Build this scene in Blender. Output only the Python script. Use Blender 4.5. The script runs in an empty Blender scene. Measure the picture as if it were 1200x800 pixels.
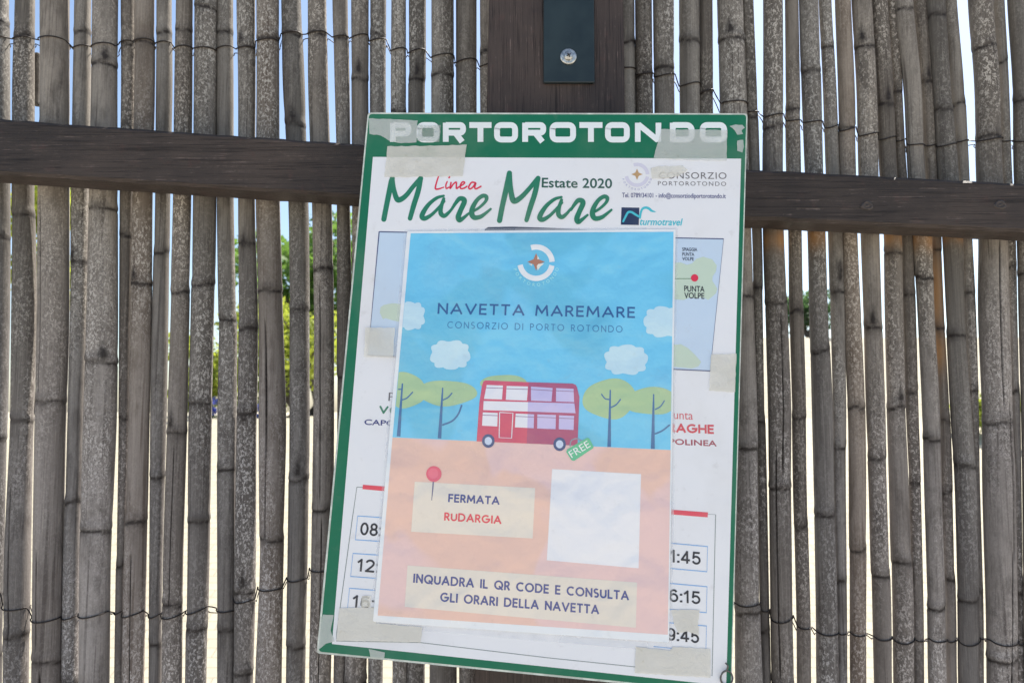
import bpy, bmesh, math, random
import numpy as np
from mathutils import Vector
random.seed(7); rng = np.random.default_rng(7)
R = math.radians
scn = bpy.context.scene
col = scn.collection

# ------------------------------------------------------------------ camera, sky, sun, exposure
F = 866.0; PITCH = R(5.3); D = 0.89; CAMH = 1.45
cd = bpy.data.cameras.new('camera'); cam = bpy.data.objects.new('camera', cd); col.objects.link(cam)
cd.sensor_width = 36; cd.lens = F/1200*36; cd.clip_start = 0.02; cd.clip_end = 3000
cam.location = (0, -D, CAMH); cam.rotation_euler = (R(90)+PITCH, 0, 0)
cd.dof.use_dof = True; cd.dof.focus_distance = 0.84; cd.dof.aperture_fstop = 9.5
scn.camera = cam
SUN_EL, SUN_AZ = R(56), R(38)              # behind the fence, to the right
w = bpy.data.worlds.new('World'); scn.world = w; w.use_nodes = True
nt = w.node_tree; nt.nodes.clear()
sky = nt.nodes.new('ShaderNodeTexSky'); sky.sky_type = 'NISHITA'; sky.sun_disc = False
sky.sun_elevation = SUN_EL; sky.sun_rotation = SUN_AZ; sky.air_density = 1.0; sky.dust_density = 1.2; sky.ozone_density = 1.0
bg = nt.nodes.new('ShaderNodeBackground'); bg.inputs[1].default_value = 0.085
wo = nt.nodes.new('ShaderNodeOutputWorld')
nt.links.new(sky.outputs[0], bg.inputs[0]); nt.links.new(bg.outputs[0], wo.inputs[0])
sd = bpy.data.lights.new('sun', 'SUN'); sun = bpy.data.objects.new('sun', sd); col.objects.link(sun)
sd.energy = 4.8; sd.angle = R(0.5); sd.color = (1.0, 0.94, 0.86)
sdir = Vector((math.sin(SUN_AZ)*math.cos(SUN_EL), math.cos(SUN_AZ)*math.cos(SUN_EL), math.sin(SUN_EL)))
sun.rotation_euler = sdir.to_track_quat('Z', 'Y').to_euler(); sun.location = (0, 3, 6)
vs = scn.view_settings; vs.view_transform = 'Standard'; vs.look = 'None'; vs.exposure = 1.34; vs.gamma = 1; vs.use_curve_mapping = False

# ------------------------------------------------------------------ geometry of the place
CAMP = np.array([0, -D, CAMH]); cp, sp = math.cos(PITCH), math.sin(PITCH)
def ray(px, py):
    x = (px-600)/F; u = (400-py)/F
    return np.array([x, cp-u*sp, sp+u*cp])
def P(px, py, y=0.0):                      # point of the fence plane at depth y
    r = ray(px, py); return CAMP + r*((y+D)/r[1])
# the sign is an A2 board hanging a little askew: its real plane from its four corners
Q = [(431, 132), (876, 133), (857, 813), (371, 765)]
rr = [ray(*a) for a in Q]
dd = np.linalg.solve(np.stack([-rr[1], rr[2], -rr[3]], 1), -rr[0])
PP = [a*b for a, b in zip([1, *dd], rr)]
kk = 0.78/np.mean([v[1] for v in PP]); PP = [CAMP+v*kk for v in PP]
SN = np.cross(PP[3]-PP[0], PP[1]-PP[0]); SN /= np.linalg.norm(SN)
if SN[1] > 0: SN = -SN                     # towards the viewer
def S(px, py, off=0.0):                    # point on the sign plane (off metres in front of it)
    r = ray(px, py); o = PP[0]+SN*off
    return CAMP + r*(np.dot(o-CAMP, SN)/np.dot(r, SN))

# ------------------------------------------------------------------ helpers
def tag(o, label=None, cat=None, group=None, kind=None):
    if label: o['label'] = label
    if cat: o['category'] = cat
    if group: o['group'] = group
    if kind: o['kind'] = kind
    return o
ORG = {}
def mesh_obj(name, verts, faces, mat, parent=None, smooth=False, origin=None):
    verts = np.asarray(verts, dtype=float).reshape(-1, 3)
    if parent is not None: origin = ORG[parent.name] if origin is None else np.asarray(origin)
    elif origin is None: origin = np.array([0., 0, 0])
    me = bpy.data.meshes.new(name)
    me.from_pydata((verts-origin).tolist(), [], [list(map(int, f)) for f in faces]); me.update()
    o = bpy.data.objects.new(name, me); col.objects.link(o)
    if mat is not None:
        for m in (mat if isinstance(mat, list) else [mat]): me.materials.append(m)
    if smooth: me.polygons.foreach_set('use_smooth', [True]*len(me.polygons))
    if parent is not None:
        o.parent = parent; o.location = origin-ORG[parent.name]
    else: o.location = origin
    ORG[o.name] = np.array(origin, float)
    return o
class MB:
    def __init__(s): s.v = []; s.f = []
    def add(s, v, f):
        n = len(s.v); s.v += [tuple(a) for a in v]; s.f += [[i+n for i in q] for q in f]; return s
    def build(s, name, mat, parent=None, smooth=False, origin=None): return mesh_obj(name, s.v, s.f, mat, parent, smooth, origin)
def hexa(front, back):                     # box from two quads given in the same order
    v = list(front)+list(back)
    f = [[0, 1, 2, 3], [7, 6, 5, 4]]+[[i, i+4, (i+1) % 4+4, (i+1) % 4] for i in range(4)]
    return v, f
def bevel(o, wd, seg=2):
    m = o.modifiers.new('bevel', 'BEVEL'); m.width = wd; m.segments = seg; m.limit_method = 'ANGLE'; return o
def fix_normals(o):
    bm = bmesh.new(); bm.from_mesh(o.data); bmesh.ops.recalc_face_normals(bm, faces=bm.faces); bm.to_mesh(o.data); bm.free(); return o
def tube(path, rad, n=7):
    path = [np.asarray(p, float) for p in path]; v = []; f = []
    rads = rad if hasattr(rad, '__len__') else [rad]*len(path)
    for i, p in enumerate(path):
        t = path[min(i+1, len(path)-1)]-path[max(i-1, 0)]; t /= (np.linalg.norm(t)+1e-12)
        a = np.cross(t, [0, 0, 1.] if abs(t[2]) < .9 else [1., 0, 0]); a /= np.linalg.norm(a); b = np.cross(t, a)
        for k in range(n):
            q = 2*math.pi*k/n; v.append(p+rads[i]*(a*math.cos(q)+b*math.sin(q)))
    for i in range(len(path)-1):
        for k in range(n): f.append([i*n+k, i*n+(k+1) % n, (i+1)*n+(k+1) % n, (i+1)*n+k])
    f.append(list(range(n))[::-1]); f.append([(len(path)-1)*n+k for k in range(n)])
    return v, f
def catmull(pts, k=8):
    pts = [np.asarray(p, float) for p in pts]; q = [2*pts[0]-pts[1]]+pts+[2*pts[-1]-pts[-2]]; out = []
    for i in range(1, len(q)-2):
        for j in range(k):
            t = j/k; a, b, c, d = q[i-1:i+3]
            out.append(.5*((2*b)+(c-a)*t+(2*a-5*b+4*c-d)*t*t+(3*b-a-3*c+d)*t**3))
    out.append(pts[-1]); return out

# ------------------------------------------------------------------ materials
def sl(c): return c/12.92 if c <= .04045 else ((c+.055)/1.055)**2.4
def disp(r, g, b, k=.84, lim=.85):         # colour as it reads on white paper light in the photo -> base colour
    return tuple(min(lim, sl(x/255)/(.70)*k) for x in (r, g, b))
class NT:
    def __init__(s, name):
        s.m = bpy.data.materials.new(name); s.m.use_nodes = True; s.t = s.m.node_tree; s.t.nodes.clear()
        s.out = s.n('ShaderNodeOutputMaterial'); s.b = s.n('ShaderNodeBsdfPrincipled'); s.l(s.b.outputs[0], s.out.inputs[0])
    def n(s, t, **k):
        x = s.t.nodes.new(t)
        for a, b in k.items(): setattr(x, a, b)
        return x
    def l(s, a, b): s.t.links.new(a, b)
    def val(s, x, sock):
        if hasattr(x, 'is_output'): s.l(x, sock)
        else:
            if hasattr(x, '__len__') and len(x) == 3 and sock.type == 'RGBA': x = (*x, 1)
            sock.default_value = x
    def coord(s, kind='Object', scale=(1, 1, 1), rnd=False):
        c = s.n('ShaderNodeTexCoord'); o = c.outputs[kind]
        m = s.n('ShaderNodeMapping'); m.inputs['Scale'].default_value = scale; s.l(o, m.inputs[0]); return m.outputs[0]
    def noise(s, vec, scale=1, detail=4, rough=.55, w=None, dist=0):
        x = s.n('ShaderNodeTexNoise'); x.noise_dimensions = '4D' if w is not None else '3D'
        s.l(vec, x.inputs['Vector']); x.inputs['Scale'].default_value = scale; x.inputs['Detail'].default_value = detail
        x.inputs['Roughness'].default_value = rough; x.inputs['Distortion'].default_value = dist
        if w is not None: s.val(w, x.inputs['W'])
        return x.outputs[0]
    def ramp(s, x, a, b, ca=0, cb=1):
        r = s.n('ShaderNodeMapRange'); r.interpolation_type = 'SMOOTHSTEP'; s.val(x, r.inputs[0])
        for i, v in zip((1, 2, 3, 4), (a, b, ca, cb)): r.inputs[i].default_value = v
        return r.outputs[0]
    def math(s, op, a, b=0):
        m = s.n('ShaderNodeMath', operation=op); s.val(a, m.inputs[0]); s.val(b, m.inputs[1]); return m.outputs[0]
    def mix(s, f, a, b, mode='MIX'):
        m = s.n('ShaderNodeMix', data_type='RGBA', blend_type=mode); s.val(f, m.inputs[0]); s.val(a, m.inputs[6]); s.val(b, m.inputs[7]); return m.outputs[2]
    def bump(s, h, strength=.3, dist=.001):
        b = s.n('ShaderNodeBump'); b.inputs['Strength'].default_value = strength; b.inputs['Distance'].default_value = dist
        s.l(h, b.inputs['Height']); s.l(b.outputs[0], s.b.inputs['Normal']); return b.outputs[0]
    def set(s, **k):
        for a, b in k.items(): s.val(b, s.b.inputs[a.replace('_', ' ')])
        return s.m

def cane_material():
    s = NT('weathered_bamboo')
    oi = s.n('ShaderNodeObjectInfo'); W = s.math('MULTIPLY', oi.outputs['Random'], 61.0)
    at = s.n('ShaderNodeAttribute', attribute_name='wear'); sep = s.n('ShaderNodeSeparateColor'); s.l(at.outputs['Color'], sep.inputs[0])
    node, stain, lich = sep.outputs[0], sep.outputs[1], sep.outputs[2]
    v1 = s.coord(scale=(1, 1, .35)); v2 = s.coord(scale=(1, 1, .68)); v3 = s.coord(scale=(1, 1, .012)); v4 = s.coord(scale=(1, 1, .1))
    big = s.ramp(s.noise(v4, 16, 3, .5, W), .36, .64)
    blotch = s.noise(v1, 70, 4, .6, W)
    spec = s.noise(v2, 360, 4, .66, W, .5)
    spec2 = s.noise(v2, 640, 3, .6, W, .3)
    grain = s.noise(v3, 750, 3, .6, W)
    streak = s.noise(v3, 230, 2, .5, W)
    c = s.mix(big, (.115, .104, .093), (.235, .217, .197))
    c = s.mix(s.ramp(blotch, .45, .68, 0, .7), c, (.105, .094, .084))
    c = s.mix(s.ramp(s.noise(s.coord(scale=(1, 1, .3)), 38, 3, .6, s.math('ADD', W, 4.7)), .60, .70, 0, .55), c, (.06, .053, .048))
    c = s.mix(s.ramp(grain, .5, .72, 0, .5), c, (.055, .046, .040))
    c = s.mix(s.ramp(grain, .3, .46, .4, 0), c, (.30, .275, .24))
    c = s.mix(s.ramp(streak, .60, .70, 0, .6), c, (.045, .037, .033))
    patch = s.math('MULTIPLY', s.ramp(s.noise(s.coord(scale=(1, 1, .22)), 34, 3, .55, s.math('ADD', W, 9.1)), .30, .56), lich)
    sm = s.math('MULTIPLY', s.ramp(spec, .49, .585), patch)
    c = s.mix(s.math('MULTIPLY', sm, .74), c, (.52, .495, .46))
    sm2 = s.math('MULTIPLY', s.ramp(spec2, .53, .63), s.ramp(patch, .05, .6, .25, 1))
    c = s.mix(s.math('MULTIPLY', sm2, .7), c, (.075, .065, .058))
    ps = s.n('ShaderNodeNewGeometry').outputs['Position']; sx = s.n('ShaderNodeSeparateXYZ'); s.l(ps, sx.inputs[0])
    height_tone = s.ramp(s.math('ADD', sx.outputs[2], s.math('MULTIPLY', s.noise(v4, 9, 3, .5, W), .5)), 1.55, 1.95)
    c = s.mix(1.0, c, s.mix(height_tone, (1.02, 1.0, 1.03), (1.06, 1.02, .95)), 'MULTIPLY')  # cooler tone low on the canes, warmer higher up, edge broken by noise
    c = s.mix(1.0, c, oi.outputs['Color'], 'MULTIPLY')
    c = s.mix(s.math('MULTIPLY', stain, .85), c, (.36, .19, .075))
    nz = s.math('MULTIPLY', node, s.ramp(s.noise(s.coord(), 240, 2, .5, W), .25, .6, .7, 1.25))
    c = s.mix(s.math('MINIMUM', nz, .93), c, (.022, .017, .015))
    s.bump(s.math('ADD', s.math('MULTIPLY', grain, .6), s.math('MULTIPLY', spec, .6)), .55, .0012)
    return s.set(Base_Color=c, Roughness=.72, Specular_IOR_Level=.25)

def wood_material(name, dark, light, along):
    s = NT(name); sc = {'x': (.022, 1, 1), 'z': (1, 1, .022)}[along]
    v = s.coord(scale=sc); g = s.noise(v, 620, 5, .7); g2 = s.noise(v, 190, 3, .6); big = s.noise(s.coord(), 8, 4); mid = s.noise(s.coord(), 60, 5, .65)
    c = s.mix(s.ramp(big, .3, .7), dark, light)
    c = s.mix(s.ramp(g2, .5, .7, 0, .35), c, tuple(x*.55 for x in dark))
    c = s.mix(s.ramp(g, .52, .64, 0, .75), c, tuple(x*.35 for x in dark))
    c = s.mix(s.math('MULTIPLY', s.ramp(g, .34, .43, .75, 0), s.ramp(mid, .45, .62)), c, tuple(min(1, x*2.7) for x in light))
    c = s.mix(s.ramp(mid, .55, .75, 0, .4), c, (light[0]*1.2, light[1]*.8, light[2]*.8))
    s.bump(s.math('ADD', g, mid), .7, .0012)
    return s.set(Base_Color=c, Roughness=s.ramp(big, .3, .7, .5, .75), Specular_IOR_Level=.25)

def print_material(name, rgb, gloss=.32, second=None, dirt=.12, wrinkle=1.0, paper=False, spec=.5):
    """printed paper under film: faint fading and grime, and the film's slow waviness"""
    s = NT(name); v = s.coord('Object')
    g = s.n('ShaderNodeNewGeometry').outputs['Position']
    c = rgb
    if second is not None:
        n = s.noise(g, 9, 2, .45, None, .6); c = s.mix(s.ramp(n, .46, .53), rgb, second)
    n1 = s.noise(g, 11, 5, .6); n2 = s.noise(g, 90, 4, .6)
    c = s.mix(s.ramp(n1, .45, .75, 0, dirt*1.6), c, (.55, .52, .47))
    c = s.mix(s.ramp(n2, .6, .78, 0, dirt*1.6), c, (.30, .27, .24))
    h = s.math('ADD', s.noise(g, 14, 2, .5, None, .5), s.math('MULTIPLY', s.noise(g, 70, 2, .5), .12))
    s.bump(h, (.35 if wrinkle < 1 else .6)*wrinkle, .014)
    if wrinkle >= 1: s.set(Coat_Weight=.8, Coat_Roughness=.05)
    return s.set(Base_Color=c, Roughness=s.ramp(n1, .35, .7, gloss*.75, gloss*1.5), Specular_IOR_Level=spec)

def tape_material(name, rgb, a0, a1):
    s = NT(name); g = s.n('ShaderNodeNewGeometry').outputs['Position']
    n = s.noise(g, 130, 5, .65, None, .7); n2 = s.noise(g, 38, 3, .5)
    c = s.mix(s.ramp(n2, .35, .65), rgb, tuple(x*.86 for x in rgb))
    c = s.mix(s.ramp(n, .60, .74, 0, .45), c, (rgb[0]*.66, rgb[1]*.6, rgb[2]*.48))
    s.bump(n, .5, .002)
    s.set(Base_Color=c, Roughness=.4, Alpha=s.ramp(n2, .3, .7, a0, a1)); return s.m

def simple(name, rgb, rough=.6, metal=0, nscale=60, var=.35, bump=.3):
    s = NT(name); v = s.coord(); n = s.noise(v, nscale, 4, .6)
    c = s.mix(s.ramp(n, .35, .7), tuple(x*(1-var) for x in rgb), tuple(min(1, x*(1+var*.6)) for x in rgb))
    s.bump(n, bump, .001); return s.set(Base_Color=c, Roughness=s.ramp(n, .3, .7, rough*.8, min(1, rough*1.2)), Metallic=metal)

M = dict(
    knot=simple('wood_knot', (.06, .045, .037), .6, 0, 400, .5, .6),
    cane=cane_material(),
    rail=wood_material('stained_wood_rail', (.036, .028, .024), (.072, .056, .048), 'x'),
    post=wood_material('stained_wood_post', (.046, .035, .031), (.082, .062, .054), 'z'),
    steel=simple('green_painted_steel', (.013, .026, .029), .45, 0, 25, .3, .15),
    zinc=simple('zinc_screw', (.55, .54, .5), .35, .9, 300, .3),
    wire=simple('rusty_wire', (.035, .026, .022), .6, .3, 500),
    edge=simple('board_edge', (.62, .66, .58), .4, 0, 80, .25),
)

# ------------------------------------------------------------------ ground, far setting
def ground_material():
    s = NT('pale_paving'); g = s.coord('Object')
    n = s.noise(g, 1.5, 5, .6); n2 = s.noise(g, 40, 4, .6)
    br = s.n('ShaderNodeTexBrick'); s.l(g, br.inputs['Vector']); br.inputs['Scale'].default_value = 1.6
    br.inputs['Color1'].default_value = (.44, .41, .35, 1); br.inputs['Color2'].default_value = (.38, .355, .31, 1); br.inputs['Mortar'].default_value = (.25, .23, .2, 1)
    br.inputs['Mortar Size'].default_value = .012
    c = s.mix(s.ramp(n, .4, .7, 0, .5), br.outputs[0], (.34, .31, .27)); c = s.mix(s.ramp(n2, .5, .75, 0, .4), c, (.25, .23, .2))
    s.bump(n2, .3, .004); return s.set(Base_Color=c, Roughness=.85)
v = []; f = []
N = 24; ext = 400.0
xs = np.sign(np.linspace(-1, 1, N+1))*np.abs(np.linspace(-1, 1, N+1))**3*ext
for y in xs:
    for x in xs: v.append((x, y, 0))
for j in range(N):
    for i in range(N): f.append([j*(N+1)+i, j*(N+1)+i+1, (j+1)*(N+1)+i+1, (j+1)*(N+1)+i])
tag(mesh_obj('ground', v, f, ground_material()), kind='structure')

def leaf_material(name, a, b):
    s = NT(name); g = s.coord('Object'); oi = s.n('ShaderNodeNewGeometry')
    n = s.noise(g, 1.6, 3, .5); c = s.mix(s.ramp(n, .35, .65), a, b)
    c = s.mix(s.math('MULTIPLY', oi.outputs['Random Per Island'], .55), c, tuple(min(1, x*1.9) for x in b))
    tr = s.n('ShaderNodeBsdfTranslucent'); s.val(tuple(min(1, x*2.2) for x in b), tr.inputs[0])
    ms = s.n('ShaderNodeMixShader'); ms.inputs[0].default_value = .45
    s.l(s.b.outputs[0], ms.inputs[1]); s.l(tr.outputs[0], ms.inputs[2]); s.l(ms.outputs[0], s.out.inputs[0])
    return s.set(Base_Color=c, Roughness=.6)
BARK = simple('tree_bark', (.11, .085, .065), .9, 0, 25, .4, .8)
LEAF = [leaf_material('leaves_mid_green', (.045, .10, .02), (.09, .16, .03)), leaf_material('leaves_yellow_green', (.10, .15, .018), (.20, .23, .03)), leaf_material('leaves_dark_green', (.022, .055, .02), (.045, .085, .03))]
def leaf_cloud(blobs, n, size):
    """leaves scattered through several overlapping clumps"""
    c = []
    wts = np.array([b[3]*b[4]*b[5] for b in blobs]); wts = wts/wts.sum()
    idx = rng.choice(len(blobs), n, p=wts)
    bl = np.array(blobs)[idx]
    d = rng.normal(size=(n, 3)); d /= np.linalg.norm(d, axis=1)[:, None]
    rad = rng.uniform(.35, 1.08, size=(n, 1))**.6
    ctr = bl[:, :3]+d*rad*bl[:, 3:6]
    t = rng.normal(size=(n, 3)); t /= np.linalg.norm(t, axis=1)[:, None]
    b = np.cross(t, rng.normal(size=(n, 3))); b /= np.linalg.norm(b, axis=1)[:, None]
    sz = size*rng.uniform(.6, 1.35, size=(n, 1))
    q = np.stack([ctr-t*sz, ctr+b*sz*.45, ctr+t*sz, ctr-b*sz*.45], 1).reshape(-1, 3)
    return q, np.arange(4*n).reshape(n, 4)
def plant(name, label, cat, x, y, h, wd, kind, trunk_h, n, size, group=None, bz=0.0):
    root = bpy.data.objects.new(name, None); root.location = (x, y, bz); col.objects.link(root); ORG[root.name] = np.array([x, y, bz])
    tag(root, label, cat, group)
    t = MB()
    top = h*.72
    path = [np.array([x+.06*wd*math.sin(k*1.7), y+.05*wd*math.cos(k*2.1), bz-.05+top*k/6]) for k in range(7)]
    t.add(*tube(path, [max(.02, .07*wd*(1-.75*k/6)) for k in range(7)], 8))
    blobs = []
    for k in range(9):
        a = random.uniform(0, 6.28); rr_ = random.uniform(.1, .34)*wd; z = random.uniform(trunk_h+.18*(h-trunk_h), h*.86)
        e = np.array([x+math.cos(a)*rr_, y+math.sin(a)*rr_, bz+z])
        s0 = path[min(5, 2+k % 4)]
        t.add(*tube([s0, (s0+e)/2+[0, 0, .04*h], e], [.025*wd, .016*wd, .006*wd], 6))
        q = random.uniform(.2, .33)*wd
        blobs.append((e[0], e[1], e[2], q, q, min(q*.8, (h-trunk_h)*.35)))
    t.build('trunk' if cat == 'tree' else 'stem', BARK, root, True)
    q, ff = leaf_cloud(blobs, n, size); mesh_obj('crown' if cat == 'tree' else 'foliage', q, ff, LEAF[kind], root)
    return root
def atpix(px, depth): r = ray(px, 400); return r[0]/r[1]*depth   # x of a far thing seen at a given picture column
# a pale stone bank rises behind the fence to a planted terrace
def bank_material():
    s = NT('pale_stone_bank'); g = s.coord('Object')
    br = s.n('ShaderNodeTexBrick'); s.l(g, br.inputs['Vector']); br.inputs['Scale'].default_value = 3.2
    br.inputs['Color1'].default_value = (.42, .38, .275, 1); br.inputs['Color2'].default_value = (.37, .335, .245, 1); br.inputs['Mortar'].default_value = (.23, .2, .15, 1)
    br.inputs['Mortar Size'].default_value = .01; n = s.noise(g, 14, 5, .6)
    c = s.mix(s.ramp(n, .45, .7, 0, .5), br.outputs[0], (.31, .275, .2)); s.bump(n, .4, .01); return s.set(Base_Color=c, Roughness=.85)
TZ = 1.36
b = MB(); xs_ = np.linspace(-60, 60, 25)
for prof in ([(2.9, -.02), (7.0, TZ), (30.0, TZ), (30.0, -.02)],):
    for i in range(len(xs_)-1):
        for (ya, za), (yb, zb_) in zip(prof[:-1], prof[1:]):
            b.add([(xs_[i], ya, za), (xs_[i+1], ya, za), (xs_[i+1], yb, zb_), (xs_[i], yb, zb_)], [[0, 1, 2, 3]])
tag(b.build('stone_bank', bank_material()), kind='structure')
plant('shade_tree', 'leafy green tree seen through the gaps left of the sign, top below the rail', 'tree', atpix(368, 11.9), 11, 3.55, 2.6, 0, .9, 5000, .085, None, TZ)
plant('garden_shrub', 'bright yellow green shrub low behind the gaps left of the sign', 'shrub', atpix(345, 9.1), 8.2, 1.35, 1.7, 1, .1, 3500, .05, None, TZ)
plant('garden_shrub', 'sunlit yellow green shrub behind the narrow canes between rail and bank', 'shrub', atpix(240, 9.3), 8.4, 1.15, 1.0, 1, .1, 2200, .05, None, TZ)
plant('shade_tree', 'slim tree far behind the canes at the left edge', 'tree', atpix(52, 15), 14, 5.2, 2.0, 1, 2.0, 2500, .11, None, TZ)
plant('garden_shrub', 'dark green shrub on top of the pale bank right of the sign', 'shrub', atpix(946, 10.6), 9.7, .72, .9, 2, .1, 2000, .04, None, 2.42)
plant('garden_shrub', 'round green shrub behind the canes at the right edge', 'shrub', atpix(1150, 7.4), 6.5, .42, .6, 1, .05, 1500, .03, None, 1.19)
FL = simple('blue_petals', (.12, .15, .55), .6, 0, 40, .4, .2)
for fx, lab, hz in ((252, 'blue flowered plant glimpsed low in the gap left of the sign', 1.44), (304, 'smaller blue flowered plant nearer the sign, low in a gap', 1.37)):
    x = atpix(fx, 8.1); root = bpy.data.objects.new('flowering_plant', None); root.location = (x, 7.2, TZ-.05); col.objects.link(root); ORG[root.name] = np.array([x, 7.2, TZ-.05]); tag(root, lab, 'plant')
    b = MB()
    for k in range(7):
        a = k*.9; b.add(*tube([(x, 7.2, TZ-.05), (x+.05*math.cos(a), 7.2+.05*math.sin(a), TZ+.03), (x+.13*math.cos(a), 7.2+.13*math.sin(a), TZ+.01)], [.008, .007, .002], 5))
    b.add(*tube([(x, 7.2, TZ-.05), (x, 7.2, hz)], .005, 5)); b.build('stem', LEAF[0], root, True)
    q, ff = leaf_cloud([(x, 7.2, hz, .05, .05, .045), (x+.02, 7.2, hz+.11, .04, .04, .04)], 160, .022); mesh_obj('flower_head', q, ff, FL, root)
def box(x0, x1, y0, y1, z0, z1): return hexa([(x0, y0, z0), (x1, y0, z0), (x1, y0, z1), (x0, y0, z1)], [(x0, y1, z0), (x1, y1, z0), (x1, y1, z1), (x0, y1, z1)])
b = MB(); x0 = atpix(720, 9.8); T2Z = 2.42
p4 = [(7.02, TZ-.02), (9.0, T2Z), (29, T2Z), (29, TZ-.02)]
for i in range(13):
    xa, xb = x0+i*3, x0+i*3+3
    for (ya, za), (yb, zb_) in zip(p4[:-1], p4[1:]): b.add([(xa, ya, za), (xb, ya, za), (xb, yb, zb_), (xa, yb, zb_)], [[0, 1, 2, 3]])
b.add([(x0, y, z) for y, z in p4], [[0, 1, 2, 3]])
tag(b.build('upper_stone_bank', bank_material()), kind='structure')

# ------------------------------------------------------------------ bamboo canes
YC = 0.018
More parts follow.
